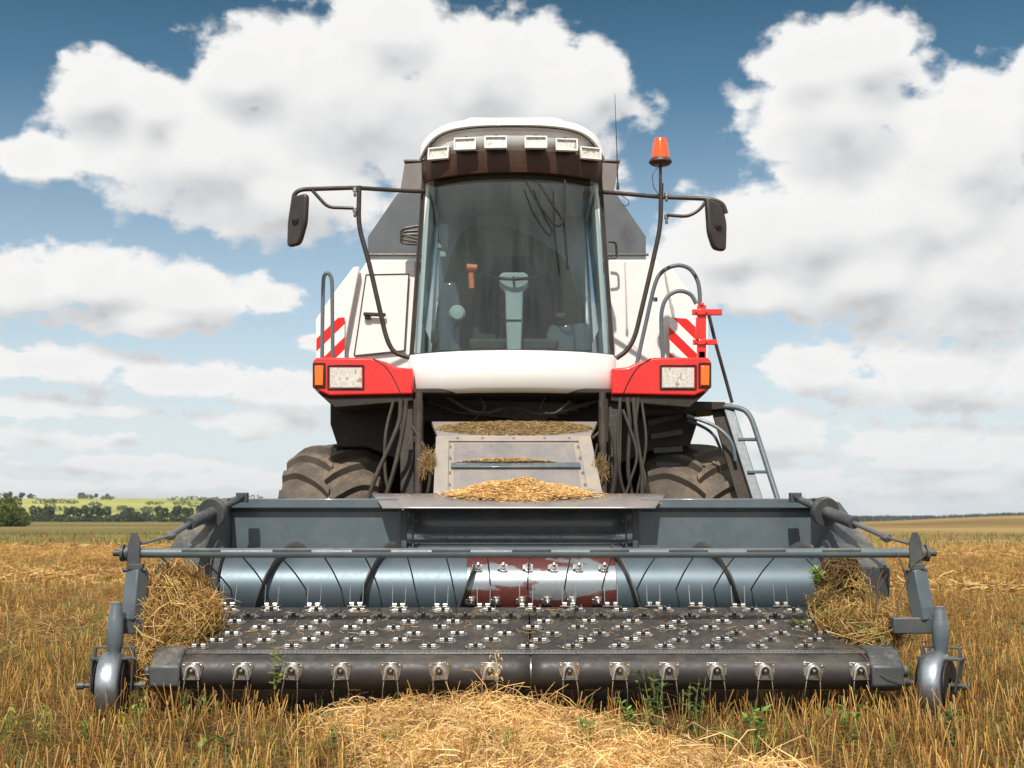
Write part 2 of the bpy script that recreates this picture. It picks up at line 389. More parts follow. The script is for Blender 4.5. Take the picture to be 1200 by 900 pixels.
def vcol(name, rough=.65, spec=.3, trans=.0):
    m = bpy.data.materials.new(name); m.use_nodes = True; nt = m.node_tree; b = nt.nodes['Principled BSDF']
    a = nd(nt, 'ShaderNodeAttribute'); a.attribute_name = 'Col'
    nt.links.new(a.outputs['Color'], b.inputs['Base Color']); b.inputs['Roughness'].default_value = rough; b.inputs['Specular IOR Level'].default_value = spec
    if trans:
        t = nd(nt, 'ShaderNodeBsdfTranslucent'); nt.links.new(a.outputs['Color'], t.inputs[0])
        mx = nd(nt, 'ShaderNodeMixShader'); mx.inputs[0].default_value = trans
        nt.links.new(b.outputs[0], mx.inputs[1]); nt.links.new(t.outputs[0], mx.inputs[2]); nt.links.new(mx.outputs[0], nt.nodes['Material Output'].inputs[0])
    return m
M['stalk'] = vcol('straw_stalks', .55, .35, .15); M['leaf'] = vcol('green_leaves', .5, .4, .3)

# ------------------------------------------------------------------ fast meshes of many strands or leaves
rng = np.random.default_rng(7)
def fast_mesh(name, verts, faces, cols, mat, parent=None, origin=None):
    c = Vector((0, 0, 0)) if origin is None else Vector(origin)
    v = (verts - np.array(c)).astype(np.float32); k = faces.shape[1]
    me = bpy.data.meshes.new(name); me.vertices.add(len(v)); me.vertices.foreach_set('co', v.ravel())
    me.loops.add(faces.size); me.loops.foreach_set('vertex_index', faces.ravel().astype(np.int32))
    me.polygons.add(len(faces)); me.polygons.foreach_set('loop_start', np.arange(0, faces.size, k, dtype=np.int32))
    me.polygons.foreach_set('loop_total', np.full(len(faces), k, dtype=np.int32))
    a = me.color_attributes.new('Col', 'FLOAT_COLOR', 'POINT')
    cc = np.ones((len(v), 4), np.float32); cc[:, :3] = cols; a.data.foreach_set('color', cc.ravel())
    me.materials.append(mat); me.update(); me.validate()
    o = bpy.data.objects.new(name, me); COL.objects.link(o); place(o, c, parent); return o
def strands(paths, rad, col, sides=3, taper=.6):
    """paths N,K,3; rad N; col N,3 or N,K,3"""
    N, K, _ = paths.shape
    d = paths[:, -1] - paths[:, 0]; d /= np.linalg.norm(d, axis=1, keepdims=True) + 1e-9
    a = np.where(np.abs(d[:, 2:3]) < .8, np.array([[0, 0, 1.]]), np.array([[1., 0, 0]]))
    u = np.cross(d, a); u /= np.linalg.norm(u, axis=1, keepdims=True); w = np.cross(d, u)
    ph = rng.uniform(0, 6.28, N)
    rr = rad[:, None] * np.linspace(1, taper, K)[None]
    out = np.zeros((N, K, sides, 3))
    for j in range(sides):
        an = ph + 2 * np.pi * j / sides
        o = u * np.cos(an)[:, None] + w * np.sin(an)[:, None]
        out[:, :, j] = paths + o[:, None] * rr[..., None]
    if col.ndim == 2: col = np.repeat(col[:, None], K, 1)
    cc = np.repeat(col[:, :, None], sides, 2)
    base = (np.arange(N) * K * sides)[:, None, None]
    i = np.arange(K - 1)[None, :, None] * sides; j = np.arange(sides)[None, None]; j2 = (j + 1) % sides
    if sides == 2: j = j[..., :1]; j2 = j2[..., :1]
    f = np.stack([base + i + j, base + i + j2, base + i + sides + j2, base + i + sides + j], -1).reshape(-1, 4)
    return out.reshape(-1, 3), f, cc.reshape(-1, 3)
def merge(parts):
    vs, fs, cs = [], [], []; o = 0
    for v, f, c in parts: vs.append(v); fs.append(f + o); cs.append(c); o += len(v)
    return np.concatenate(vs), np.concatenate(fs), np.concatenate(cs)
def sst(x, a, b):
    t = np.clip((x - a) / (b - a), 0, 1); return t * t * (3 - 2 * t)
def gz(x, y):
    x = np.asarray(x, float); y = np.asarray(y, float); r = np.hypot(x, y); a = x / np.maximum(np.abs(y), 1.0)
    fwd = sst(y, 30, 80)
    hill = 15.5 * sst(y, 420, 980) * sst(-a, -.12, .10)
    rise = 1.5 * sst(y, 90, 230) * sst(a, .22, .42) * (1 - sst(y, 240, 420)) - 9 * sst(y, 260, 700) * sst(a, .0, .3)
    und = .035 * np.sin(x * .9 + 1.3) * np.cos(y * .55) + .25 * np.sin(x * .021 + 2) * np.sin(y * .017) * sst(r, 25, 90)
    small = .018 * np.sin(x * 6.1 + np.sin(y * 3.3)) * np.sin(y * 4.7)
    return (hill + rise) * fwd + und * .6 + small * (r < 40)
STRAW = np.array([[.64, .41, .13], [.52, .31, .085], [.76, .55, .24], [.40, .21, .06], [.60, .40, .15], [.30, .15, .05]])
def straw_col(n, br=1., green=0.):
    c = STRAW[rng.integers(0, len(STRAW), n)] * rng.uniform(.75, 1.15, (n, 1)) * br
    gmask = rng.random(n) < green
    c[gmask] = np.array([.16, .24, .05]) * rng.uniform(.7, 1.5, (gmask.sum(), 1)); return c

# ================================================================== the field and what lies behind it
def ground_material():
    m = bpy.data.materials.new('stubble_ground'); m.use_nodes = True; nt = m.node_tree; b = nt.nodes['Principled BSDF']; q = G(nt)
    p = nd(nt, 'ShaderNodeNewGeometry').outputs['Position']; x, y, z = q.sep(p)
    fine = q.noise(p, 28, 8, .7); mid = q.noise(p, 1.4, 6, .6); big = q.noise(q.v('MULTIPLY', p, (.3, 1, 1)), .10, 5, .6); huge = q.noise(q.v('MULTIPLY', p, (.25, 1, 1)), .014, 5, .6)
    near = q.ramp(fine, [(.25, (.045, .024, .012)), (.5, (.14, .078, .030)), (.75, (.34, .20, .07))])
    near = q.mix(q.ss(mid, .35, .65), near, q.mix(.5, near, (.07, .055, .02)))
    gold = q.ramp(q.m('ADD', q.m('MULTIPLY', fine, .5), q.m('MULTIPLY', big, .5)), [(.3, (.20, .115, .036)), (.5, (.36, .22, .068)), (.7, (.50, .33, .115))])
    c = q.mix(q.ss(y, 14, 45), near, gold)
    rough_green = q.ramp(q.m('ADD', q.m('MULTIPLY', huge, .6), q.m('MULTIPLY', big, .4)), [(.38, (.07, .085, .018)), (.5, (.16, .135, .04)), (.60, (.29, .20, .07))])
    rough_brown = q.ramp(q.m('ADD', q.m('MULTIPLY', huge, .6), q.m('MULTIPLY', big, .4)), [(.38, (.13, .09, .03)), (.5, (.25, .165, .06)), (.60, (.38, .27, .10))])
    side = q.ss(q.m('DIVIDE', x, q.m('MAXIMUM', y, 1.0)), -.05, .2)
    rough = q.mix(side, rough_green, rough_brown)
    c = q.mix(q.ss(q.m('ADD', y, q.m('MULTIPLY', q.m('SUBTRACT', big, .5), 50)), 42, 62), c, rough)
    hill = q.ramp(q.noise(q.v('MULTIPLY', p, (1, .45, 1)), .02, 6, .65), [(.3, (.15, .17, .04)), (.5, (.34, .35, .09)), (.7, (.44, .42, .13))])
    c = q.mix(q.ss(y, 400, 520), c, hill)
    nt.links.new(c, b.inputs['Base Color']); b.inputs['Roughness'].default_value = .9; b.inputs['Specular IOR Level'].default_value = .15
    bn = nd(nt, 'ShaderNodeBump'); bn.inputs['Strength'].default_value = .8; bn.inputs['Distance'].default_value = .04
    nt.links.new(fine, bn.inputs['Height']); nt.links.new(bn.outputs[0], b.inputs['Normal']); return m
def make_ground():
    rings = [0.0] + list(np.concatenate([np.linspace(1, 14, 60), np.geomspace(14.4, 3000, 150)]))
    n = 360; th = np.linspace(0, 2 * np.pi, n, endpoint=False)
    rs = np.array(rings[1:]); X = rs[:, None] * np.sin(th)[None]; Y = rs[:, None] * np.cos(th)[None]; Z = gz(X, Y)
    v = np.stack([X, Y, Z], -1).reshape(-1, 3); i = np.arange(len(rs) - 1)[:, None] * n; j = np.arange(n)[None]; j2 = (j + 1) % n
    f = np.stack([i + j, i + j2, i + n + j2, i + n + j], -1).reshape(-1, 4)
    v = np.concatenate([v, [[0, 0, 0]]]); c = len(v) - 1
    me = bpy.data.meshes.new('ground')
    me.from_pydata(v.tolist(), [], f[:, ::-1].tolist() + [[int(a), int((a + 1) % n), c][::-1] for a in range(n)][::-1]); me.materials.append(ground_material()); me.update()
    me.polygons.foreach_set('use_smooth', [True] * len(me.polygons))
    import bmesh
    bm = bmesh.new(); bm.from_mesh(me); bmesh.ops.recalc_face_normals(bm, faces=bm.faces)
    if sum(f.normal.z for f in bm.faces) < 0: bmesh.ops.reverse_faces(bm, faces=bm.faces)
    bm.to_mesh(me); bm.free()
    o = bpy.data.objects.new('ground', me); COL.objects.link(o); tag(o, 'golden brown stubble field running back to green hills', 'ground', kind='structure')
make_ground()

def in_machine(x, y):
    return (np.abs(x) < 1.75) & (y > 7.0) & (y < 15)
def patch(n, y0, y1, pw=1.0, margin=.9, half=.47):
    u = rng.random(n); y = np.sqrt(y0 ** 2 + u * (y1 ** 2 - y0 ** 2)) if pw == 1 else y0 * (y1 / y0) ** u
    x = rng.uniform(-1, 1, n) * (half * y + margin); return x, y
def density(x, y):
    return .5 + .28 * np.sin(x * 1.7 + 2 * np.sin(y * .6)) * np.sin(y * 1.1 + x * .4) + .22 * np.sin(x * 5.3 + 2 * np.sin(y * 3.1)) * np.sin(y * 4.3 + x * 2.)
def tone(x, y):
    """patches of browner and paler straw over the field"""
    s = np.sin(x * .55 + 1.7 * np.sin(y * .21)) * np.sin(y * .42 + x * .13) * .5 + np.sin(x * 2.3 + y) * np.sin(y * 1.7 - x * .6) * .3 + np.sin(x * .13 + 2) * np.sin(y * .09) * .3
    return np.clip(.86 + .42 * s, .42, 1.35)[:, None] ** np.array([[.8, 1., 1.25]])
def upright(n, y0, y1, hmin, hmax, r, rows=True, br=1., green=.06, pw=1., sides=3, lean=.18):
    x, y = patch(n, y0, y1, pw)
    if rows: x = np.round(x / .17) * .17 + rng.normal(0, .022, n)
    k = ~in_machine(x, y) & (rng.random(n) < .10 + 1.1 * density(x, y) ** 1.5); x, y = x[k], y[k]; n = len(x)
    h = rng.uniform(hmin, hmax, n) * (.75 + .5 * density(x * 2.3, y * 2)); t = rng.normal(0, lean, (n, 2)) * h[:, None]
    z = gz(x, y) - .01; p = np.zeros((n, 3, 3)); p[:, 0] = np.stack([x, y, z], 1)
    p[:, 1] = p[:, 0] + np.stack([t[:, 0] * .4, t[:, 1] * .4, h * .5], 1); p[:, 2] = p[:, 0] + np.stack([t[:, 0], t[:, 1], h], 1)
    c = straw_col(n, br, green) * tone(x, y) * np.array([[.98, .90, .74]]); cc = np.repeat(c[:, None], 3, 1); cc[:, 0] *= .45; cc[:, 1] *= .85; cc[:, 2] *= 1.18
    return strands(p, rng.uniform(.7, 1.3, n) * r, cc, sides, .85)
def lying(n, y0, y1, lmin, lmax, r, zmax=.05, br=1., pw=1., sides=3, green=.04):
    x, y = patch(n, y0, y1, pw); k = ~in_machine(x, y); x, y = x[k], y[k]; n = len(x)
    L = rng.uniform(lmin, lmax, n); a = rng.uniform(0, 6.28, n); tz = rng.normal(0, .22, n); z = gz(x, y) + rng.uniform(.0, zmax, n)
    d = np.stack([np.cos(a), np.sin(a), tz], 1) * L[:, None] / 2; c = np.stack([x, y, z + np.abs(d[:, 2])], 1)
    bow = rng.normal(0, .08, (n, 3)) * L[:, None]; p = np.stack([c - d, c + bow, c + d], 1)
    return strands(p, rng.uniform(.6, 1.3, n) * r, straw_col(n, br, green) * tone(x, y) * np.array([[.98, .90, .76]]), sides, .8)
def grassy(n, y0, y1, h0, h1, w, cols, pw=1.):
    x, y = patch(n, y0, y1, pw); k = ~in_machine(x, y) & (rng.random(n) < sst(density(x * 1.3 + 4, y * 1.4), .45, .9)); x, y = x[k], y[k]; n = len(x)
    h = rng.uniform(h0, h1, n); a = rng.uniform(0, 6.28, n); l = rng.uniform(.2, .9, n) * h; z = gz(x, y)
    b = np.stack([x, y, z], 1); o = np.stack([np.cos(a) * l, np.sin(a) * l, np.zeros(n)], 1); up = np.array([0, 0, 1.])
    p = np.stack([b, b + o * .25 + up * (h * .6)[:, None], b + o * .65 + up * (h * .95)[:, None], b + o + up * (h * .85)[:, None]], 1)
    c = np.array(cols)[rng.integers(0, len(cols), n)] * rng.uniform(.7, 1.3, (n, 1)); return strands(p, np.full(n, w), c, 2, .15)
GREENS = [(.13, .20, .045), (.19, .26, .06), (.24, .28, .07), (.10, .15, .04)]
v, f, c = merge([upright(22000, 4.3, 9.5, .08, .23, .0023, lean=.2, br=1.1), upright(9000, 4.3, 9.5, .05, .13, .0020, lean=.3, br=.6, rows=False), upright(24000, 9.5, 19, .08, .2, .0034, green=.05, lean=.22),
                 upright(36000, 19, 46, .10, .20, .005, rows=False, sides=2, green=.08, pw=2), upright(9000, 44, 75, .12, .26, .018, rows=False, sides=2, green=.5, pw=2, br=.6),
                 lying(46000, 4.3, 9.5, .04, .2, .0016, br=.5), lying(34000, 9.5, 20, .08, .3, .0026, br=.75), lying(24000, 20, 50, .15, .4, .005, br=.95, sides=2, pw=2)])  # near litter coloured darker to paint the brown shadow between the stems
so = fast_mesh('stubble', v, f, c, M['stalk']); tag(so, 'cut golden straw stubble covering the whole field', 'stubble', kind='stuff')
v, f, c = merge([grassy(24000, 4.3, 11, .04, .15, .0035, GREENS), grassy(9000, 11, 30, .08, .2, .007, GREENS, 2)])
go = fast_mesh('grass', v, f, c, M['leaf']); tag(go, 'short green grass growing through the stubble', 'grass', kind='stuff')

# lighter rows of straw left lying across the field
def straw_row(x0, y0, x1, y1, w, n, L, r, name, lab):
    t = rng.random(n); x = x0 + (x1 - x0) * t; y = y0 + (y1 - y0) * t + rng.normal(0, w * .45, n) + .15 * w * np.sin(t * 23)
    h = .16 * np.exp(-((y - y0 - (y1 - y0) * t) / w) ** 2 * 1.5); a = rng.uniform(0, 6.28, n)
    k = ~in_machine(x, y); x, y, h, a = x[k], y[k], h[k], a[k]; n = len(x)
    ln = rng.uniform(.5, 1., n) * L; d = np.stack([np.cos(a), np.sin(a), rng.normal(0, .25, n)], 1) * ln[:, None] / 2
    c0 = np.stack([x, y, gz(x, y) + h * rng.random(n) + .02], 1); p = np.stack([c0 - d, c0 + rng.normal(0, .06, (n, 3)) * ln[:, None], c0 + d], 1)
    v, f, c = strands(p, np.full(n, r), straw_col(n, 1.0), 2)
    o = fast_mesh(name, v, f, c, M['stalk']); tag(o, lab, 'straw row', kind='stuff')
straw_row(-16, 24, -2.2, 20, .9, 9000, .5, .008, 'straw_row', 'pale line of loose straw across the field left of the harvester')
straw_row(2.2, 19, 14, 16.5, .8, 9000, .4, .007, 'straw_row', 'pale line of loose straw across the field right of the harvester')
straw_row(-30, 44, -3, 41, 1.6, 6000, .5, .009, 'straw_row', 'farther pale line of straw towards the trees on the left')
straw_row(3, 36, 30, 33, 1.5, 6000, .5, .009, 'straw_row', 'farther pale line of straw on the right side of the field')

# the windrow in front of the pickup
def wz(x, y):
    cx = -.26 + (6.5 - y) * .42; w = .80 + (6.5 - y) * .10
    front = sst(y, 7.0, 6.45)
    e = np.exp(-np.abs((x - cx) / w) ** 3.4)
    return (.105 + .055 * np.exp(-((x + .15) / .3) ** 2) * sst(y, 6.1, 6.5)) * e * sst(7.05 - y, 0, .45) * (.82 + .18 * np.sin(x * 5 + y * 3) * np.sin(y * 6 - x * 2)) + .03 * e * np.sin(x * 17 + 3 * np.sin(y * 9)) * np.sin(y * 15)
def windrow():
    xs = np.linspace(-2.2, 2.2, 90); ys = np.linspace(4.2, 7.1, 70); X, Y = np.meshgrid(xs, ys); Z = gz(X, Y) + wz(X, Y) - .035
    v = np.stack([X, Y, Z], -1).reshape(-1, 3); n = len(xs)
    i = np.arange(len(ys) - 1)[:, None] * n; j = np.arange(n - 1)[None]; f = np.stack([i + j, i + j + 1, i + n + j + 1, i + n + j], -1).reshape(-1, 4)
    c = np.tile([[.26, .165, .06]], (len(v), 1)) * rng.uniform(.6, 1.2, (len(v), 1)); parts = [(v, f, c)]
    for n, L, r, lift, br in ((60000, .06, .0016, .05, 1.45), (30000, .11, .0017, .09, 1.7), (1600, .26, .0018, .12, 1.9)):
        y = rng.uniform(4.3, 6.95, n); x = rng.uniform(-2.1, 2.1, n); k = wz(x, y) > .03 + .05 * rng.random(n); x, y = x[k], y[k]; m = len(x); hol = np.sin(x * 9 + 2 * np.sin(y * 7)) * np.sin(y * 11 + x * 3)
        z = gz(x, y) + wz(x, y); a = rng.normal(.25, 1.0, m) + np.where(rng.random(m) < .55, rng.uniform(0, 3, m), 0); ln = rng.uniform(.4, 1., m) * L
        # straw lies along the slope of the heap with some lift
        d = np.stack([np.cos(a), np.sin(a), rng.normal(0, .34, m)], 1) * ln[:, None] / 2
        d[:, 2] += (wz(x + d[:, 0], y + d[:, 1]) - wz(x - d[:, 0], y - d[:, 1])) * .5
        c0 = np.stack([x, y, z + rng.random(m) ** 2 * lift - .02], 1); b = rng.normal(0, .16, (m, 3)) * ln[:, None]; b[:, 2] = np.abs(b[:, 2])
        p = np.stack([c0 - d, c0 - d * .35 + b, c0 + d * .35 + b * .9, c0 + d], 1)
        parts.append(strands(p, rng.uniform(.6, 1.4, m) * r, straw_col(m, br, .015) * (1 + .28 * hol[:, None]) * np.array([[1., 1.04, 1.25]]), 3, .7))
    # loose stalks sticking up against the roller
    m = 110; x = rng.normal(.25, .55, m); y = rng.uniform(6.3, 6.75, m); z = gz(x, y) + wz(x, y) - .02; a = rng.normal(0, .8, m); L = rng.uniform(.1, .30, m)
    b0 = np.stack([x, y, z], 1); d = np.stack([np.sin(a), rng.normal(0, .25, m), np.cos(a) * .55 + .1], 1) * L[:, None]
    parts.append(strands(np.stack([b0, b0 + d * .5 + rng.normal(0, .01, (m, 3)), b0 + d], 1), np.full(m, .002), straw_col(m, 1.5), 3, .7))
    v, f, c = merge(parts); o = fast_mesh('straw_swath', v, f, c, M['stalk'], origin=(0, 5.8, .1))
    tag(o, 'thick pale golden swath of loose straw heaped before the pickup belt', 'straw swath', kind='stuff')
windrow()

# ---- far vegetation: crowns of many small leaf faces
def leaf_cloud(lumps, per, size, dark, light):
    """lumps: list of (centre, radii); leaf faces spread through each lump's volume"""
    V, Fc, C = [], [], []; o = 0
    for (c, rad) in lumps:
        n = per; d = rng.normal(0, 1, (n, 3)); d /= np.linalg.norm(d, axis=1, keepdims=True); rr = rng.uniform(.55, 1.05, n) ** .6
        ctr = np.array(c) + d * rr[:, None] * np.array(rad)
        a = rng.normal(0, 1, (n, 3)); a /= np.linalg.norm(a, axis=1, keepdims=True); b = np.cross(a, rng.normal(0, 1, (n, 3))); b /= np.linalg.norm(b, axis=1, keepdims=True)
        s = size * rng.uniform(.5, 1.3, n)[:, None]
        q = np.stack([ctr - a * s, ctr - b * s * .6, ctr + a * s, ctr + b * s * .6], 1)
        t = rng.random((n, 1)) * .6 + rng.random() * .4
        C.append(np.repeat((np.array(dark) * (1 - t) + np.array(light) * t)[:, None], 4, 1).reshape(-1, 3))
        V.append(q.reshape(-1, 3)); Fc.append(np.arange(n * 4).reshape(-1, 4) + o); o += n * 4
    return np.concatenate(V), np.concatenate(Fc), np.concatenate(C)
def bush_tree(name, x, y, h, w, dark, light, label, group, n=14, per=260, size=.35, trunk=.3):
    z = float(gz(x, y)); t = thing(name, (x, y, z), label, 'tree' if 'tree' in name else 'bush', group); lumps = []
    for k in range(n):
        a = rng.uniform(0, 6.28); r = w * .5 * math.sqrt(rng.random()) * .75; zz = h * (trunk + (1 - trunk) * rng.uniform(.15, .85) * (1 - .5 * (r / (w * .5)) ** 2))
        s = rng.uniform(.16, .28) * w; lumps.append(((x + r * math.cos(a), y + r * math.sin(a), z + zz), (s, s, s * .8 * min(1.3, h / w + .3))))
    v, f, c = leaf_cloud(lumps, per, size, dark, light); fast_mesh('crown', v, f, c, M['leaf'], t, origin=(x, y, z + h * .6))
    b = MB(); b.tube(spline([(x, y, z - .3), (x + .1, y, z + h * .3), (x - .05, y, z + h * .7)], 4), [h * .035 * (1 - .07 * i) for i in range(9)], 8)
    for k in range(4):
        a = k * 1.6; b.tube([(x, y, z + h * (.25 + .08 * k)), (x + math.cos(a) * w * .3, y + math.sin(a) * w * .3, z + h * (.55 + .08 * k))], [h * .018, h * .006], 6)
    b.build('trunk', M['under'], t)
# big bush at the left edge, nearer than the tree line
q0 = P(2, 606, 150)
bush_tree('leafy_bush', q0.x, 150, 3.9, 5.5, (.07, .10, .015), (.19, .23, .045), 'rounded olive green bush at the left edge of the field', None, 22, 300, .16, .0)
q0 = P(-26, 604, 165)
bush_tree('leafy_bush', q0.x, 165, 4.6, 6.5, (.07, .095, .02), (.15, .19, .04), 'taller dark bush behind the rounded one at the left edge', None, 20, 260, .2, .0)
# tree line as one far mass
def treeline():
    L = []
    for i in range(150):
        px = rng.uniform(-60, 420); Y = rng.uniform(330, 380); hh = rng.uniform(1.5, 2.4) * (1 + .35 * math.sin(px * .045) + .2 * math.sin(px * .13)); w = rng.uniform(3, 6)
        X = (px - 600) / F * Y; z = float(gz(X, Y)); L.append(((X, Y, z + hh * .45), (w * .5, w * .5, hh * .55)))
    for i in range(60):
        px = rng.uniform(-60, 420); Y = rng.uniform(335, 360); X = (px - 600) / F * Y; z = float(gz(X, Y)); L.append(((X, Y, z + rng.uniform(2.4, 3.2)), (1.0, 1.0, 1.2)))
    v, f, c = leaf_cloud(L, 130, .4, (.022, .045, .018), (.065, .095, .035)); o = fast_mesh('far_wood', v, f, c, M['leaf'], origin=(-130, 350, 3))
    tag(o, 'dark green line of trees below the bright hill', 'wood', kind='stuff')
    L = []
    for i in range(130):
        px = rng.uniform(940, 1330); Y = rng.uniform(1150, 1300); X = (px - 600) / F * Y; z = -1.06
        top = 2.8 + 3.2 * math.exp(-((px - 1215) / 90) ** 2) + rng.uniform(-.3, .3); L.append(((X, Y, top - 7), (24, 14, 7)))
    v, f, c = leaf_cloud(L, 420, 1.4, (.018, .035, .022), (.035, .055, .03)); o = fast_mesh('far_forest', v, f, c, M['leaf'], origin=(500, 1200, 3))
    tag(o, 'low dark blue forest on the horizon to the right', 'forest', kind='stuff')
    L = []
    for i in range(34):
        Y = rng.uniform(560, 930); a = rng.uniform(-.42, -.13); X = a * Y; L.append(((X, Y, float(gz(X, Y)) + 1), (rng.uniform(2, 6), 2.5, rng.uniform(.8, 2))))
    v, f, c = leaf_cloud(L, 60, .9, (.06, .09, .02), (.16, .20, .05)); o = fast_mesh('hill_scrub', v, f, c, M['leaf'], origin=(-200, 700, 8))
    tag(o, 'scattered low scrub on the bright green hill', 'scrub', kind='stuff')
treeline()
for i, (px, h, w, lab) in enumerate([(98, 7.5, 9, 'wide dark tree alone on the skyline of the bright hill'), (115, 5.5, 3.5, 'narrow small tree on the skyline just right of the wide one'),
                                     (128, 6, 3, 'slim tree, rightmost of the three on the hill skyline'), (12, 9.5, 9, 'dark tree on the skyline above the left edge bush'),
                                     (28, 6.5, 7, 'low dark tree on the skyline left of the hill'), (38, 6.0, 6, 'small rounded tree on the skyline between the bush and the wide tree')]):
    Y = 940; bush_tree('skyline_tree', (px - 600) / F * Y, Y, h * .62, w * .6, (.02, .035, .02), (.05, .075, .03), lab, 'trees on the hill skyline', 9, 120, .7, .2)

# ---- weeds in the foreground
def weed(name, px, py, Y, h, spread, nleaf, lw, ll, cols, label, stems=5, group=None, droop=.3, z=None, up=1.0, cat='weed'):
    h *= 1.75 if z is None else 1; lw *= 1.3 if z is None else 1; q = P(px, py, Y); x = q.x; z0 = float(gz(x, Y)) if z is None else z
    t = thing(name, (x, Y, z0), label, cat, group)
    S, V, Fc, C = MB(), [], [], []; o = 0
    for s in range(stems):
        a = rng.uniform(0, 6.28); r = spread * rng.uniform(.3, 1) ; hh = h * rng.uniform(.65, 1)
        top = Vector((x + math.cos(a) * r, Y + math.sin(a) * r, z0 + hh)); base = Vector((x + math.cos(a) * r * .1, Y + math.sin(a) * r * .1, z0 - .01))
        pth = spline([base, base.lerp(top, .5) + Vector((rng.normal(0, .01), rng.normal(0, .01), hh * .08)), top], 4); S.tube(pth, [.0028 * (1 - .08 * i) for i in range(len(pth))], 5)
        for k in range(max(2, nleaf // stems)):
            tt = rng.uniform(.15, 1.0); b = pth[min(len(pth) - 1, int(tt * (len(pth) - 1)))]; aa = rng.uniform(0, 6.28); L = ll * rng.uniform(.6, 1.15); w = lw * rng.uniform(.7, 1.1)
            d = Vector((math.cos(aa), math.sin(aa), rng.uniform(.1, .9) * up)).normalized(); sd_ = d.cross(Vector((0, 0, 1))).normalized()
            m1, m2, e = b + d * L * .35, b + d * L * .7 + Vector((0, 0, -droop * L * .25)), b + d * L + Vector((0, 0, -droop * L * .6))
            q_ = [b, m1 + sd_ * w * .5, m2 + sd_ * w * .42, e, m2 - sd_ * w * .42, m1 - sd_ * w * .5]
            V += [list(p_) for p_ in q_]; Fc += [[o, o + 1, o + 2, o + 4 + 1], [o + 5, o + 2, o + 3, o + 4]]; o += 6
            cc = np.array(cols[rng.integers(0, len(cols))]) * rng.uniform(.7, 1.25); C += [cc * .8, cc, cc, cc * 1.15, cc, cc]
    S.build('stem', M['stemgreen'], t)
    fast_mesh('leaves', np.array(V), np.array(Fc), np.array(C), M['leaf'], t, origin=(x, Y, z0 + h * .6))
    return t
M['stemgreen'] = material('green_stem', (.17, .20, .06), .55, 0, None, 0, .2)
YG = [(.42, .46, .06), (.50, .52, .08), (.32, .40, .06)]; LG = [(.20, .34, .06), (.26, .40, .08), (.16, .27, .05)]; DG = [(.08, .14, .04), (.12, .19, .05), (.16, .23, .07)]
weed('spiky_weed', 50, 885, 5.85, .13, .035, 46, .006, .055, YG, 'yellow green star shaped weed near the bottom left corner', 5, 'yellow green weeds')
weed('spiky_weed', 8, 880, 5.9, .13, .05, 46, .007, .06, YG, 'yellow green spiky weed cut by the left edge', 5, 'yellow green weeds')
weed('spiky_weed', 145, 868, 6.0, .14, .03, 34, .006, .05, YG, 'small yellow green weed below the left gauge wheel', 4, 'yellow green weeds')
weed('spiky_weed', 316, 898, 5.75, .08, .04, 30, .008, .05, YG, 'low yellow green weed right of the broad leaves at the bottom', 4, 'yellow green weeds')
weed('broadleaf_weed', 236, 905, 5.7, .09, .05, 12, .028, .09, LG, 'broad leafed bright green weed at the bottom edge', 3, 'broad leafed weeds', .1)
weed('broadleaf_weed', 266, 908, 5.65, .10, .05, 14, .024, .08, DG, 'darker broad leafed weed just right of the bright one at the bottom edge', 3, 'broad leafed weeds', .1)
weed('leafy_weed', 770, 850, 6.15, .22, .10, 110, .016, .06, DG, 'dense dark green weed right of the straw swath', 8, 'leafy weeds')
weed('leafy_weed', 742, 858, 6.05, .16, .09, 80, .014, .06, LG, 'lighter green weed at the right edge of the straw swath', 7, 'leafy weeds')
weed('leafy_weed', 690, 896, 5.75, .12, .05, 40, .018, .05, LG, 'little green weed poking out of the swath at the bottom', 4, 'leafy weeds')
weed('leafy_weed', 815, 850, 6.2, .19, .09, 70, .014, .06, DG, 'dark green weed under the right half of the pickup roller', 7, 'leafy weeds')
weed('leafy_weed', 888, 884, 5.9, .13, .07, 60, .02, .07, LG, 'fresh green weed with drooping leaves at the lower right', 5, 'leafy weeds')
weed('leafy_weed', 993, 868, 6.0, .15, .08, 70, .016, .06, LG, 'green weed standing in the stubble below the right end of the roller', 6, 'leafy weeds')
weed('leafy_weed', 955, 872, 6.0, .10, .06, 40, .014, .05, DG, 'low dark weed between the two fresh ones at the lower right', 5, 'leafy weeds')
weed('leafy_weed', 160, 850, 6.3, .14, .05, 30, .010, .05, LG, 'thin green weed beside the left gauge wheel', 5, 'leafy weeds')
weed('leafy_weed', 225, 838, 6.4, .14, .08, 60, .012, .05, DG, 'dark weed under the left end of the roller', 6, 'leafy weeds')
weed('leafy_weed', 385, 896, 5.75, .10, .05, 40, .013, .05, DG, 'low green weed at the left foot of the straw swath', 4, 'leafy weeds')
weed('leafy_weed', 1075, 790, 7.6, .16, .12, 60, .015, .06, LG, 'green weed behind the right gauge wheel', 6, 'leafy weeds')

weed('spiky_weed', 95, 890, 5.9, .11, .05, 40, .007, .05, YG, 'yellow green weed between the two star shaped ones at the bottom left', 5, 'yellow green weeds')
weed('leafy_weed', 600, 898, 5.75, .10, .05, 30, .014, .05, LG, 'small green weed growing through the middle of the straw swath', 4, 'leafy weeds')
weed('leafy_weed', 1120, 880, 5.9, .13, .08, 60, .014, .06, DG, 'dark green weed near the bottom right corner', 6, 'leafy weeds')
weed('leafy_weed', 455, 893, 5.8, .09, .05, 34, .012, .05, LG, 'fresh green tuft in the left half of the straw swath', 4, 'leafy weeds')
weed('leafy_weed', 845, 893, 5.8, .12, .09, 80, .014, .06, LG, 'wide fresh green weed left of the drooping one at the bottom', 7, 'leafy weeds')
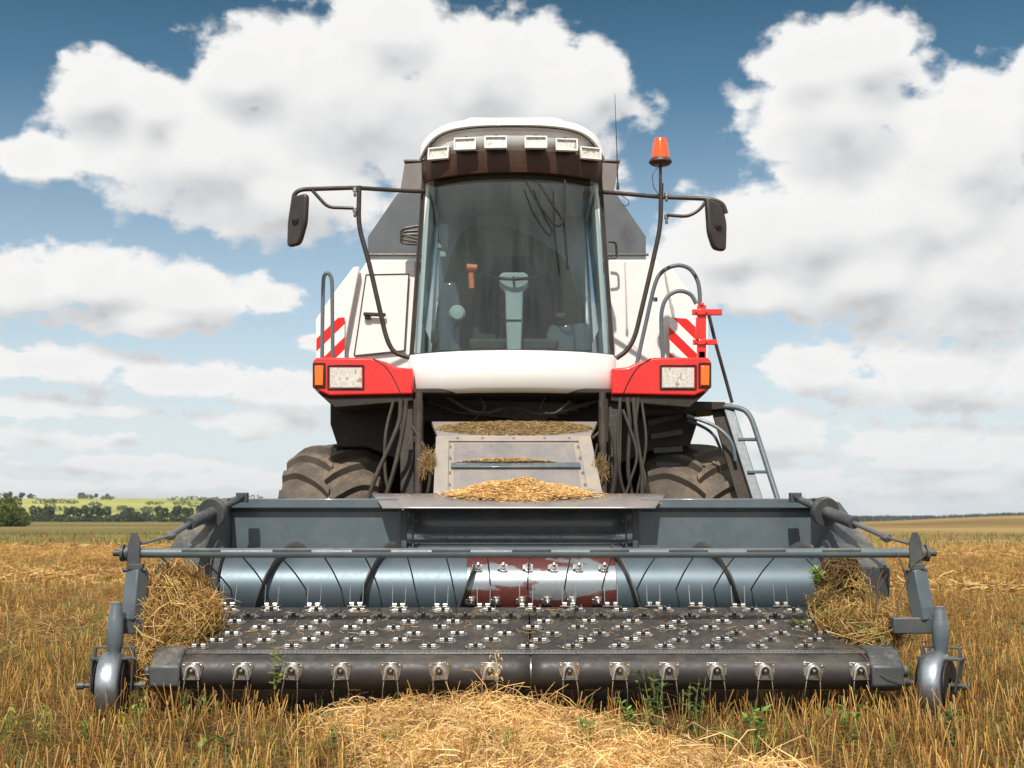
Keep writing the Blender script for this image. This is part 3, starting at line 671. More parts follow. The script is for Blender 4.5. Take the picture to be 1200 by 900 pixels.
# ---- the air between the machine and the hills
def haze():
    b = MB(); b.box((0, 0, 11.0), (7200, 7200, 64.0)); m = bpy.data.materials.new('haze'); m.use_nodes = True; nt = m.node_tree; nt.nodes.clear()
    v = nd(nt, 'ShaderNodeVolumePrincipled'); v.inputs['Color'].default_value = (.86, .93, 1, 1); v.inputs['Density'].default_value = HAZE
    v.inputs['Anisotropy'].default_value = .2; o = nd(nt, 'ShaderNodeOutputMaterial'); nt.links.new(v.outputs[0], o.inputs['Volume'])
    tag(b.build('haze', m), 'thin pale summer haze over the far fields', 'haze', kind='stuff')
HAZE = .00018
haze()

# ================================================================== the combine harvester
HX = 0.06                                   # the pickup header sits slightly off the cab's centre line
H = thing('combine_harvester', (0.0, 9.5, 0.0), 'white and red combine harvester with grey pickup header standing in the stubble', 'combine harvester')
XL, XR = HX - 1.85, HX + 1.85

# ---- header trough, walls, side plates
xa, xb = P(470, 620, 8.2).x, P(748, 620, 8.2).x
for x0, x1 in ((XL, xa), (xb, XR)):
    b = MB(); b.box(((x0 + x1) / 2, 8.25, .74), (x1 - x0, .05, .80)); b.build('rear_wall', M['slate'], H, .004)
for x0, x1 in ((XL, xa - .02), (xb + .02, XR)):
    b = MB(); b.box(((x0 + x1) / 2, 8.225, 1.152), (x1 - x0, .11, .062)); b.box(((x0 + x1) / 2, 8.218, 1.106), (x1 - x0, .012, .012)); b.build('top_rail', M['slate'], H, .008)
b = MB()
for s, x in ((-1, xa), (1, xb)):
    b.box((x + s * -.018, 8.215, .80), (.036, .035, .62)); b.box((x - s * .075, 8.219, .80), (.012, .008, .58))
    for k in range(4): b.lathe((x - s * .095, 8.222, .62 + .14 * k), (0, -1, 0), [(0, .012), (.008, .012), (.010, 0)], 6)
b.build('wall_seam', M['slate_dk'], H, .003)
b = MB()
M['fold_shine'] = material('fold_highlight', (.62, .66, .70), .3, .8, DUST, .15, .1, .02, 40)  # pale steel colour that paints the highlight along the throat fold
M['throat'] = material('bare_sheet_steel', (.13, .16, .18), .26, .55, DUST, .2, .08, .02, 30)
prof = [(8.345, 1.17), (8.345, 1.03), (8.34, .985), (8.325, .955), (8.30, .925), (8.27, .905), (8.245, .895), (8.24, .88), (8.24, .62)]
b.grid([[Vector((x, y, z)) for (y, z) in prof] for x in np.linspace(xa + .002, xb - .002, 9)]); b.build('throat_panel', M['slate'], H, solid=.012, sharp=60)
b = MB(); b.grid([[Vector((x, y, z)) for (y, z) in ((8.33, .964), (8.302, .957), (8.294, .938), (8.284, .908), (8.236, .898))] for x in np.linspace(xa + .01, xb - .01, 5)]); b.build('throat_highlight', M['fold_shine'], H, solid=.004, sharp=70)  # separate bright strip added to draw the highlight of the fold
b = MB(); pr = [(8.22, .72), (8.2, .5), (8.1, .36), (7.9, .30), (7.65, .30), (7.45, .36), (7.40, .46)]
b.grid([[Vector((x, y, z)) for (y, z) in pr] for x in (XL, XR)]); b.build('trough_floor', M['slate_dk'], H, solid=.012, sharp=60)
for s, X in ((-1, XL), (1, XR)):
    b = MB(); pl = [(8.30, 1.185), (8.10, 1.185), (7.36, .80), (7.30, .42), (7.5, .28), (8.30, .26)]
    b.prism([(X, y, z) for y, z in pl], (s * .02, 0, 0)); b.build('side_plate', M['slate_dk'], H, .003)
    b = MB(); b.prism([(X + s * .02, 8.12, 1.19), (X + s * .02, 7.34, .785), (X + s * .25, 7.37, .775), (X + s * .16, 8.12, 1.16)], (0, .02, -.035))
    b.prism([(X + s * .25, 7.37, .775), (X + s * .16, 8.12, 1.16), (X + s * .16, 8.12, .95), (X + s * .25, 7.45, .45)], (-s * .015, 0, 0))
    b.prism([(X + s * .03, 7.345, .78), (X + s * .25, 7.37, .77), (X + s * .25, 7.45, .45), (X + s * .03, 7.36, .42)], (0, .015, 0))
    b.build('side_shield', M['slate_dk'], H, .005)
    b = MB(); b.lathe((X - s * .0, 7.86, .63), (-s, 0, 0), [(0, .30), (.015, .30), (.02, .26), (.05, .24), (.06, .12), (.12, .10), (.12, 0)], 32); b.build('auger_bearing_plate', M['slate_dk'], H)

# ---- auger
AY, AZc, AR, FR = 7.86, .632, .20, .285
b = MB(); b.lathe((XL + .06, AY, AZc), (1, 0, 0), [(0, 0), (0, AR), (3.58, AR), (3.58, 0)], 64)
auger = b.build('auger', M['auger'], H, sharp=50)
b = MB(); b.lathe((-.27, AY, AZc), (1, 0, 0), [(0, AR), (.003, AR + .006), (.887, AR + .006), (.89, AR)], 64); b.build('sleeve', M['sleeve'], auger)
def helix(x_c, pitch, hand, x0, x1, name='flight'):
    b = MB(); rows = []
    n = int(abs(x1 - x0) / pitch * 48)
    for i in range(n + 1):
        x = x0 + (x1 - x0) * i / n; th = hand * (x - x_c) / pitch * 2 * math.pi   # th = 0 faces the camera, growing upwards
        dv = Vector((0, -math.cos(th), math.sin(th))); rows.append([Vector((x, AY, AZc)) + dv * (AR - .005), Vector((x, AY, AZc)) + dv * (AR + .045), Vector((x, AY, AZc)) + dv * FR])
    b.grid(rows); return b.build(name, M['flight'], auger, solid=.008, sharp=80)
helix(-.88, .60, 1, XL + .1, -.22)
helix(.72, .60, -1, .60, XR - .1)
b = MB()
for px, py in ((590, 657), (636, 657), (678, 655), (545, 662)):
    pass
fm = None
for i in range(12):
    x = -.2 + (i % 6) * .15; th = R(38) if i < 6 else R(-16); x += 0 if i < 6 else -.04
    dv = Vector((0, -math.cos(th), math.sin(th))); c = Vector((x, AY, AZc)) + dv * (AR + .006)
    if fm is None or i == 6:
        b = MB(); tng = Vector((0, math.sin(th), math.cos(th)))
        b.beam(c, c + dv * .012, .045, .05, up=tng); b.lathe(c + dv * .012, dv, [(0, .018), (.012, .018), (.016, .010), (.045, .009), (.047, 0)], 10)
        b.beam(c + dv * .01 + Vector((-.03, 0, 0)), c + dv * .022 + Vector((-.03, 0, 0)), .014, .03, up=tng)
        fm = b.build('auger_finger', M['chrome'], auger, .001); base_x = c.x
    else:
        o = fm.copy(); COL.objects.link(o); o.parent = auger; o.location = fm.location + Vector((c.x - base_x, 0, 0))

# ---- feeder lip above the header
b = MB(); A = [P(436, 579, 8.36), P(781, 579, 8.36), P(768, 597, 8.02), (P(448, 596, 8.02))]
rows = []
for t, dz_ in ((0, 0), (.35, -.002), (.7, -.012), (.95, -.03), (1.0, -.045)):
    l, r = A[0].lerp(A[3], t), A[1].lerp(A[2], t); l.z = A[0].z + (A[3].z - A[0].z) * t * .8 + dz_ * .4; r.z = l.z; rows.append([l.lerp(r, k / 8) for k in range(9)])
b.grid(rows); b.build('feeder_lip', M['lip'], H, solid=.008, sharp=60)

# ---- feeder house under the cab
b = MB()
lo_l, lo_r, hi_l, hi_r = P(508, 580, 8.45), P(706, 580, 8.45), P(511, 512, 8.95), P(692, 512, 8.95)
b.prism([lo_l, lo_r, hi_r, hi_l], (0, .25, -.1)); fh = b.build('feeder_house', M['feeder'], H, .004)
def on(u, v_, out=0.0):
    p = lo_l.lerp(lo_r, u).lerp(hi_l.lerp(hi_r, u), v_); n = (lo_r - lo_l).cross(hi_l - lo_l).normalized(); n = n if n.y < 0 else -n; return p + n * out
b = MB()
for (u0, v0, u1, v1) in ((.0, 0, .085, .98), (.915, 0, 1, .98), (.085, .90, .915, .98)): b.prism([on(u0, v0, .004), on(u1, v0, .004), on(u1, v1, .004), on(u0, v1, .004)], tuple(on(0, 0, .012) - on(0, 0, 0)))
b.build('frame_strip', M['feeder'], fh, .003)
b = MB(); b.prism([on(.10, .42, .004), on(.90, .42, .004), on(.90, .50, .004), on(.10, .50, .004)], tuple(on(0, 0, .02) - on(0, 0, 0)))
b.build('cross_rail', M['slate'], fh, .004)
b = MB(); b.prism([on(.12, .03, .003), on(.88, .03, .003), on(.88, .40, .003), on(.12, .40, .003)], tuple(on(0, 0, .006) - on(0, 0, 0)))
b.prism([on(.12, .52, .003), on(.88, .52, .003), on(.88, .86, .003), on(.12, .86, .003)], tuple(on(0, 0, .006) - on(0, 0, 0))); b.build('inspection_plate', M['lip'], fh, .003)
b = MB()
for u in (.14, .3, .5, .7, .86):
    c = on(u, .94, .015); b.lathe(c, on(0, 0, 1) - on(0, 0, 0), [(0, .010), (.006, .010), (.008, 0)], 6)
for v_ in (.15, .35, .6, .8):
    for u in (.095, .905): b.lathe(on(u, v_, .012), on(0, 0, 1) - on(0, 0, 0), [(0, .008), (.006, .008), (.007, 0)], 6)
b.build('bolt_row', M['steel'], fh)
# upper shelf of the throat, strewn with chaff
b = MB(); b.prism([P(513, 511, 8.97), P(692, 511, 8.97), P(700, 494, 9.45), P(506, 494, 9.45)], (0, 0, -.03)); b.build('feeder_shelf', M['feeder'], H, .004)

# ---- dark underbody: beams, wheel arches, cross members
def pbox(px0, py0, px1, py1, Y, depth, mb): 
    mb.prism([P(px0, py0, Y), P(px1, py0, Y), P(px1, py1, Y), P(px0, py1, Y)], (0, depth, 0)); return mb
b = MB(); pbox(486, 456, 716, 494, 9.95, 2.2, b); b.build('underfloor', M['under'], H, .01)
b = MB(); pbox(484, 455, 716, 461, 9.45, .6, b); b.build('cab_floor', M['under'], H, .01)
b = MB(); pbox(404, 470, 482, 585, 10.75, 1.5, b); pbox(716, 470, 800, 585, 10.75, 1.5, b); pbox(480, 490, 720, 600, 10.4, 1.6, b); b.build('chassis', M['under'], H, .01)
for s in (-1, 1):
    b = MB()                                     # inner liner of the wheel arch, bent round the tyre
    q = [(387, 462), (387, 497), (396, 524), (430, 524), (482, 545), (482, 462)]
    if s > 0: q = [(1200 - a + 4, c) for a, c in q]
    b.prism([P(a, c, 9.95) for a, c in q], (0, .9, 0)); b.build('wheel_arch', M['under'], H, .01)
for px, s in ((490, -1), (707, 1)):
    b = MB(); b.cyl(P(px - s * 1, 462, 9.3), P(px + s * 0, 590, 8.6), .026, 16, 0); b.cyl(P(px, 470, 9.28), P(px, 520, 9.0), .036, 16, 0); b.build('lift_strut', M['under'], H)
    b = MB(); b.beam(P(px + s * 14, 465, 9.6), P(px + s * 12, 590, 9.3), .10, .06, up=(0, 1, 0)); b.build('support_column', M['under'], H, .006)
b = MB()
for i in range(5): b.beam(P(500 + 8 * i, 470 + 3 * i, 9.9), P(690 - 12 * i, 476 + 4 * i, 9.9), .025, .03)
b.tube(spline([P(520, 463, 9.7), P(560, 484, 9.6), P(600, 478, 9.65), P(640, 486, 9.6), P(700, 470, 9.7)], 6), .012, 8)
b.tube(spline([P(640, 462, 9.6), P(634, 480, 9.55), P(650, 484, 9.5), P(668, 470, 9.55)], 6), .007, 6)
b.tube(spline([P(560, 462, 9.6), P(568, 478, 9.55), P(556, 492, 9.6)], 6), .006, 6)
b.build('underbody_piping', M['hose'], H)
HOSES = [([(470, 468), (466, 500), (440, 560), (431, 588)], 9.1, .016), ([(476, 468), (473, 500), (462, 550), (450, 588)], 9.1, .016), ([(489, 466), (492, 520), (494, 588)], 9.15, .008),
         ([(461, 470), (452, 510), (452, 560), (462, 590)], 9.3, .012), ([(483, 500), (500, 530), (504, 560), (498, 590)], 9.0, .012),
         ([(727, 466), (724, 520), (727, 560), (735, 588)], 9.1, .012), ([(735, 466), (738, 500), (736, 550), (742, 588)], 9.1, .015), ([(742, 466), (746, 510), (752, 550), (752, 588)], 9.08, .014),
         ([(748, 466), (744, 520), (756, 560), (748, 588)], 9.12, .011), ([(730, 480), (746, 530), (738, 565), (730, 588)], 9.05, .010), ([(752, 470), (757, 520), (748, 570), (744, 588)], 9.15, .010),
         ([(704, 470), (706, 500), (692, 516), (688, 524)], 9.1, .012), ([(716, 500), (722, 540), (716, 590)], 9.2, .018), ([(700, 520), (694, 555), (702, 590)], 8.9, .009)]
for pts, Y, r in HOSES:
    b = MB(); b.tube(spline([P(a, c, Y) for a, c in pts], 8), r, 10); b.build('hydraulic_hose', M['hose'], H)
b = MB()
for i in range(5):                              # perforated step plate seen edge on, light coming through
    b.beam(P(757 + i * 3, 480 + i * 16, 9.9), P(800, 466 + i * 20, 9.9), .012, .04)
b.build('step_grating', M['slate_dk'], H)

# ---- drive wheels
def drive_wheel(cx):
    Yc, Z, Rr, Wd = 10.32, .815, .785, .74
    t = thing('drive_wheel', (cx, Yc, Z), None, None); t.parent = H; t.location = Vector((cx, Yc, Z)) - WL[H.name]
    def rad(u): return Rr - .035 * abs(u) ** 2 - .075 * max(0, abs(u) - .6) ** 1.5 * 4
    b = MB(); prof = [(-Wd / 2 + .02, .42), (-Wd / 2 - .03, .56), (-Wd / 2, .68)] + [(u * Wd / 2, rad(u)) for u in np.linspace(-1, 1, 13)] + [(Wd / 2, .68), (Wd / 2 + .03, .56), (Wd / 2 - .02, .42)]
    b.lathe((cx, Yc, Z), (1, 0, 0), prof, 80)
    for s in (-1, 1):
        for k in range(20):
            ph0 = 2 * math.pi * k / 20 + (math.pi / 20 if s > 0 else 0); secs = []
            for j in range(8):
                u = -.06 + j / 7 * 1.08; ph = ph0 + .36 - .36 * (u ** .75 if u > 0 else -(-u) ** .75 * .5)
                r0 = rad(min(1, abs(u))) - .02; r1 = r0 + .075 - .008 * abs(u); wb, wt = .052, .030 + .008 * u
                def pt(r, a): return Vector((cx + s * u * Wd / 2, Yc - r * math.sin(a), Z + r * math.cos(a)))
                secs.append([pt(r0, ph - wb / r0), pt(r1, ph - wt / r1), pt(r1, ph + wt / r1), pt(r0, ph + wb / r0)])
            vs = [q for r in secs for q in r]; n = len(secs)
            fs = [(i * 4 + j, i * 4 + (j + 1) % 4, (i + 1) * 4 + (j + 1) % 4, (i + 1) * 4 + j) for i in range(n - 1) for j in range(4)] + [(0, 1, 2, 3), tuple((n - 1) * 4 + j for j in (3, 2, 1, 0))]
            b.add(vs, fs, 0, False)
    b.build('tyre', M['tyre'], t, .012)
    s = 1 if cx > 0 else -1; b = MB(); b.lathe((cx, Yc, Z), (s, 0, 0), [(-.3, .44), (.3, .44), (.34, .42), (.30, .38), (.12, .34), (.10, .12), (.18, .10), (.18, 0)], 40); b.build('rim', M['steel'], t)
drive_wheel(P(395, 540, 10.2).x); drive_wheel(P(810, 540, 10.2).x)

# ---- body behind the cab
def bodyparts(s):
    X = lambda px: (px if s < 0 else 1200 - px)
    b = MB(); b.prism([P(X(a), c, 10.6) for a, c in ((487, 304), (431, 304), (419, 322), (390, 440), (487, 440))], (0, 3.4, 0)); b.build('engine_body', M['white'], H, .015)
    b = MB(); b.prism([P(X(a), c, 10.5) for a, c in ((421, 312), (414, 313), (392, 342), (370, 374), (370, 436), (398, 436))], (0, .08, 0)); wing = b.build('side_wing', M['white'], H, .008)
    b = MB(); b.prism([P(X(a) - (12 if s > 0 else 0), c, 10.48) for a, c in ((371, 385), (378, 374), (404, 372), (404, 422), (371, 422))], (0, -.012, 0)); b.build('warning_board', M['board'], H, .002, label='warning board with diagonal red and white stripes')
bodyparts(-1); bodyparts(1)
b = MB(); b.prism([P(a, c, 10.585) for a, c in ((429, 322), (479, 321), (474, 411), (415, 417))], (0, -.012, 0)); dr = b.build('access_door', M['white'], H, .006)
b = MB()
dp = [P(a, c, 10.571) for a, c in ((429, 322), (479, 321), (474, 411), (415, 417))]
for i in range(4): b.beam(dp[i], dp[(i + 1) % 4], .010, .004, up=(0, 1, 0))
b.build('door_seal', M['black'], dr)
b = MB(); b.beam(P(426, 368, 10.53), P(452, 369, 10.53), .025, .03); b.box(P(431, 371, 10.545), (.05, .03, .045)); b.build('handle', M['black'], dr, .006)

# grain tank extensions
for s in (-1, 1):
    X = lambda px: (px if s < 0 else 1200 - px + (0 if px > 470 else -12))
    b = MB(); b.prism([P(X(a), c, 10.9) for a, c in ((431, 299), (431, 277), (466, 226), (497, 224), (497, 299))], (0, 2.4, 0)); gt = b.build('grain_tank', M['tank'], H, .01)
    b = MB(); b.prism([P(X(a), c, 10.88) for a, c in ((431, 306), (431, 300), (497, 300), (497, 306))], (0, .05, 0)); b.build('tank_rim', M['lightg'], gt, .004)
    b = MB(); b.prism([P(X(a), c, 11.0) for a, c in ((469, 224), (474, 192), (500, 190), (500, 224))], (0, 2.2, 0)); b.box(P(X(487), 190, 11.05), (.20, .12, .02)); b.build('tank_extension', M['taupe'], H, .006)
    b = MB(); b.cyl(P(X(428), 298.5, 10.86), P(X(497), 298.5, 10.86), .012, 8); b.build('tank_rail', M['tubebk'], H)
b = MB()
for dy_ in (0, 6, 11): b.tube(bend([P(494, 264 + dy_, 10.4), P(472, 268 + dy_ * .6, 10.4), P(469, 274 + dy_, 10.4), P(494, 281 + dy_ * .5, 10.4)], .04), .012, 8)
b.build('cab_step_rail', M['tubebk'], H)
b = MB(); b.tube(bend([P(713, 283, 10.4), P(722, 284, 10.4), P(723, 302, 10.4), P(713, 303, 10.4)], .03), .010, 8); b.build('cab_step_rail', M['tubebk'], H)

# ---- cab
def plan(hw, Yf, sag, n=17, m=0.0):
    return [(hw * math.sin(k / (n - 1) * math.pi - math.pi / 2), 0) for k in range(n)]
def curve(z, hw, Yf, sag, n=21):
    out = []
    for k in range(n):
        u = -1 + 2 * k / (n - 1); out.append(Vector((hw * u, Yf + sag * abs(u) ** 2.4, z)))
    return out
cab = thing('cab', (0, 10, 2), None, None); cab.parent = H; cab.location = Vector((0, 10, 2)) - WL[H.name]
# skirt
b = MB(); rows = []
for z, hw, Yf, sag in ((2.005, .745, 9.47, .22), (1.985, .765, 9.40, .24), (2.02, .785, 9.355, .26), (2.12, .788, 9.34, .27), (2.25, .780, 9.345, .27), (2.285, .765, 9.36, .27), (2.292, .74, 9.42, .24)): rows.append(curve(z, hw, Yf, sag))
for r in rows:
    r.insert(0, Vector((r[0].x, 10.2, r[0].z))); r.append(Vector((r[-1].x, 10.2, r[-1].z)))
b.grid(rows); b.build('skirt', M['white'], cab, solid=.01, sharp=60)
# windscreen
gb, gt_ = 2.29, 3.66
def wsc(z):
    t = (z - gb) / (gt_ - gb); return (.762 - .078 * t, 9.40 + .07 * t, .27)
b = MB(); rows = [curve(z, *wsc(z), n=29) for z in np.linspace(gb, gt_, 9)]
b.grid(rows); b.build('windscreen', M['glass'], cab, sharp=80)
b = MB()
for s in (-1, 1):
    b.tube([Vector((s * (wsc(z)[0] + .008), wsc(z)[1] + .27, z)) for z in np.linspace(gb - .02, gt_ + .12, 8)], .013, 8)
    b.tube([Vector((s * (wsc(z)[0] - .012), wsc(z)[1] + .235, z)) for z in np.linspace(gb, gt_, 8)], .006, 6)
b.tube([q + Vector((0, -.004, .003)) for q in curve(gb, *wsc(gb))], .008, 6); b.build('screen_seal', M['tubebk'], cab)
# side walls with dark windows, rear wall, floor, headliner
for s in (-1, 1):
    b = MB(); xo = s * .74
    def sx(z): return s * (.735 if z < 2.3 else .735 - .075 * (z - 2.3) / 1.45)
    for (y0, y1, z0, z1) in ((9.70, 11.2, 2.0, 2.3), (9.70, 11.2, 2.3, 2.55), (9.70, 9.78, 2.55, 3.75), (11.1, 11.2, 2.55, 3.75), (9.78, 11.1, 3.62, 3.75)):
        b.prism([(sx(z0), y0, z0), (sx(z0), y1, z0), (sx(z1), y1, z1), (sx(z1), y0, z1)], (-s * .035, 0, 0))
    b.build('side_wall', M['white'], cab, .004)
    b = MB(); b.prism([(sx(z) - s * .015, y, z) for z, y in ((2.55, 9.78), (2.55, 11.1), (3.62, 11.1), (3.62, 9.78))], (-s * .006, 0, 0)); b.build('side_window', M['glass'], cab)
b = MB(); b.box((0, 11.0, 2.9), (1.28, .04, 1.6)); b.build('rear_panel', M['trimgrey'], cab)
b = MB(); b.box((0, 10.3, 2.27), (1.38, 1.36, .04)); b.build('floor', M['seat'], cab)
b = MB(); b.box((0, 10.35, 3.70), (1.26, 1.3, .04)); b.build('headliner', M['trimgrey'], cab)
# solid olive arch standing in for the dome reflected in the windscreen
b = MB(); pts = [P(a, c, 10.6) for a, c in ((505, 415), (512, 360), (528, 300), (540, 272), (552, 264), (590, 263), (630, 280), (655, 296), (668, 312), (680, 360), (690, 415))]
b.prism(pts, (0, .25, 0)); b.build('reflected_dome', M['olive'], cab, .01)
b = MB(); b.prism([P(a, c, 10.1) for a, c in ((513, 413), (515, 350), (520, 330), (535, 330), (541, 360), (541, 413))], (0, .3, 0)); b.prism([P(a, c, 10.0) for a, c in ((643, 413), (640, 392), (645, 380), (690, 378), (695, 413))], (0, .4, 0))
b.build('side_console', M['lightgd'] if 'lightgd' in M else M['tank'], cab, .02)
# seat
b = MB(); b.prism([P(a, c, 10.35) for a, c in ((552, 400), (556, 330), (566, 322), (640, 322), (650, 330), (655, 400))], (0, .14, .02)); seat = b.build('seat', M['seat'], cab, .03)
b = MB(); b.prism([P(a, c, 10.3) for a, c in ((574, 322), (578, 300), (625, 300), (630, 322))], (0, .09, 0)); b.build('headrest', M['seat'], seat, .02)
b = MB(); b.prism([P(a, c, 9.95) for a, c in ((552, 412), (548, 396), (656, 396), (652, 412))], (0, .45, 0)); b.build('cushion', M['seat'], seat, .03)
for px in (656, 540):
    b = MB(); b.beam(P(px, 372, 9.95), P(px, 368, 10.35), .08, .05); b.build('armrest', M['seat'], seat, .015)
# steering column with wheel
b = MB(); b.prism([P(a, c, 9.86) for a, c in ((594, 412), (593, 378), (592, 342), (585, 336), (585, 322), (590, 319), (614, 319), (619, 322), (619, 336), (613, 342), (612, 378), (611, 412))], (0, .06, 0))
sc_ = b.build('steering_column', M['lightg'], cab, .012)
b = MB(); b.box(P(602, 375, 9.855), (.12, .01, .008)); b.cyl(P(592, 372, 9.84), P(578, 364, 9.82), .007, 8); b.build('control_lever', M['black'], sc_)
b = MB(); cc = P(602, 322, 9.98); nrm = Vector((0, -.35, .94)).normalized(); u = Vector((1, 0, 0)); w = nrm.cross(u)
b.tube([cc + (u * math.cos(a) + w * math.sin(a)) * .20 for a in np.linspace(0, 2 * math.pi, 33)], .013, 8, caps=False)
for a in (.5, 2.6, 4.7): b.cyl(cc, cc + (u * math.cos(a) + w * math.sin(a)) * .2, .01, 6)
b.build('steering_wheel', M['black'], cab)
b = MB(); b.box(P(519, 277, 9.95), (.085, .02, .20)); b.box(P(519, 298, 9.96), (.05, .02, .05)); b.build('interior_mirror', M['lightg'], cab, .008)
b = MB(); b.lathe(P(536, 368, 10.0), (0, -1, 0), [(0, 0), (0, .06), (.05, .065), (.07, .05), (.075, 0)], 20); b.build('cab_fan', M['lightg'], cab)
b = MB(); b.tube([P(553, 338, 9.8), P(552, 320, 9.8)], .022, 10); b.tube([P(547, 313, 9.8), P(559, 314, 9.8)], .028, 10); b.build('orange_lever', M['orangep'], cab, label='orange handle behind the windscreen')
# wiper
b = MB(); wy = 9.36
b.tube(spline([P(616, 212, wy), P(630, 238, wy - .02), P(648, 262, wy)], 5), .008, 6); b.tube(spline([P(630, 212, wy), P(645, 236, wy - .02), P(660, 258, wy)], 5), .010, 6)
b.tube([P(648, 262, wy), P(655, 265, wy), P(661, 260, wy)], .010, 6); b.tube([P(662, 211, wy + .03), P(661, 262, wy + .03), P(665, 316, wy + .05)], .009, 6); b.build('wiper', M['black'], cab)
# brown visor over the screen
b = MB(); rows = [curve(z, hw, Yf, .27, 29) for z, hw, Yf in ((3.645, .672, 9.44), (3.635, .686, 9.35), (3.70, .692, 9.325), (3.785, .692, 9.315), (3.79, .66, 9.35))]
b.grid(rows); b.build('visor', M['brown'], cab, solid=.008, sharp=60)
b = MB(); b.grid([curve(z, .60, Yf, .22, 21) for z, Yf in ((3.60, 9.44), (3.66, 9.43))]); b.build('screen_band', M['black'], cab, solid=.006)
# roof
def brow(zc, drop, hw, Yf, sag):
    out = []
    for k in range(33):
        u = math.sin((-1 + 2 * k / 32) * math.pi / 2); out.append(Vector((hw * u, Yf + sag * abs(u) ** 2.6, zc - drop * .75 * abs(u) ** 8)))
    return out
b = MB(); rows = [brow(3.78, .0, .675, 9.32, .29), brow(3.935, .10, .680, 9.305, .29), brow(3.955, .24, .695, 9.27, .30), brow(3.965, .24, .708, 9.25, .30), brow(4.005, .155, .70, 9.26, .30), brow(4.035, .16, .685, 9.32, .30), brow(4.055, .155, .64, 9.45, .30)]
rows.append([Vector((q.x * .9, 9.9 + .1 * abs(q.x), 4.07 - .09 * abs(q.x / .64) ** 4)) for q in rows[-1]]); rows.append([Vector((q.x, 11.15, q.z - .01)) for q in rows[-1]]); rows.append([Vector((q.x, 11.2, 3.74)) for q in rows[-1]])
b.grid(rows); b.build('roof', M['white'], cab, solid=.01, sharp=50)
b = MB(); b.box((0, 10.35, 3.80), (1.30, 1.6, .12)); b.build('roof_core', M['white'], cab, .01)
b = MB(); b.prism([P(a, c, 9.75) for a, c in ((534, 149), (540, 141), (552, 137), (650, 137), (661, 140), (668, 149))], (0, 1.0, .0)); b.build('roof_cap', M['white'], cab, .02)
b = MB(); b.tube(brow(3.952, .235, .692, 9.262, .30), .005, 6); b.build('roof_seal', M['black'], cab)
# work lights
for px, py, rz in ((514, 180, .30), (545, 169, .12), (581, 167, .03), (628, 167, -.03), (664, 170, -.12), (692, 180, -.30)):
    u = (px - 602) / 95.; Y = 9.205 + .26 * abs(u) ** 2.4; c = P(px, py, Y); rt = Matrix.Rotation(rz * -1, 3, 'Z') @ Matrix.Rotation(R(-8), 3, 'X')
    wl = MB(); w_, h_ = .168, .098
    for (x, z, sx, sz) in ((0, h_ / 2 - .006, w_, .012), (0, -h_ / 2 + .006, w_, .012), (-w_ / 2 + .006, 0, .012, h_ - .024), (w_ / 2 - .006, 0, .012, h_ - .024)): wl.box(c + rt @ Vector((x, 0, z)), (sx, .03, sz), rt)
    wl.box(c + rt @ Vector((0, .045, 0)), (w_ * .9, .05, h_ * .85), rt, 1); wl.cyl(c + rt @ Vector((0, .04, .04)), c + rt @ Vector((0, .07, .085)), .015, 8, 1)
    o = wl.build('work_light', [M['white'], M['black']], cab, .003)
    b = MB(); b.box(c + rt @ Vector((0, .010, 0)), (w_ - .026, .012, h_ - .026), rt); b.build('lens', M['refl'], o) if False else None
    b.build('reflector', M['refl'], cab)
    b = MB(); b.box(c + rt @ Vector((0, -.004, 0)), (w_ - .024, .004, h_ - .024), rt); b.build('lamp_glass', M['lens'], cab)

# ---- red light housings
def housing(s):
    X = lambda px: (px if s < 0 else 1200 - px)
    Y = 9.45
    out = [(366, 424), (370, 419), (434, 419), (452, 424), (464, 430), (484, 432), (484, 462), (386, 464), (372, 458), (366, 454)]
    b = MB(); b.prism([P(X(a), c, Y) for a, c in out], (0, .55, 0)); hs = b.build('light_housing', M['red'], H, .014)
    b = MB(); b.prism([P(X(a), c, Y + .03) for a, c in ((368, 456), (384, 465), (484, 463), (484, 470), (392, 478))], (0, .45, 0)); b.build('housing_skirt', M['under'], hs, .008)
    b = MB(); b.tube(spline([P(X(a), c, Y - .002) for a, c in ((437, 420), (452, 430), (462, 445), (470, 462))], 6), .004, 5)
    for (x0, y0, x1, y1) in ((384.5, 428.5, 426, 456), (367.5, 426, 380.5, 454)):
        p = [P(X(a), c, Y - .003) for a, c in ((x0, y0), (x1, y0), (x1, y1), (x0, y1))]
        for i in range(4): b.cyl(p[i], p[(i + 1) % 4], .007, 6)
    b.build('lamp_seal', M['black'], hs)
    b = MB(); b.prism([P(X(a), c, Y - .002) for a, c in ((387, 431), (424, 431), (424, 454), (387, 454))], (0, -.006, 0)); b.build('headlight', M['refl'], hs)
    b = MB(); b.prism([P(X(a), c, Y - .010) for a, c in ((386.5, 430.5), (424.5, 430.5), (424.5, 454.5), (386.5, 454.5))], (0, -.012, 0)); b.build('headlight_glass', M['lens'], hs, .003)
    b = MB(); b.prism([P(X(a), c, Y - .001) for a, c in ((369, 429), (379, 429), (379, 452), (369, 452))], (0, -.02, 0)); b.build('indicator', M['amber'], hs, .005)
housing(-1); housing(1)

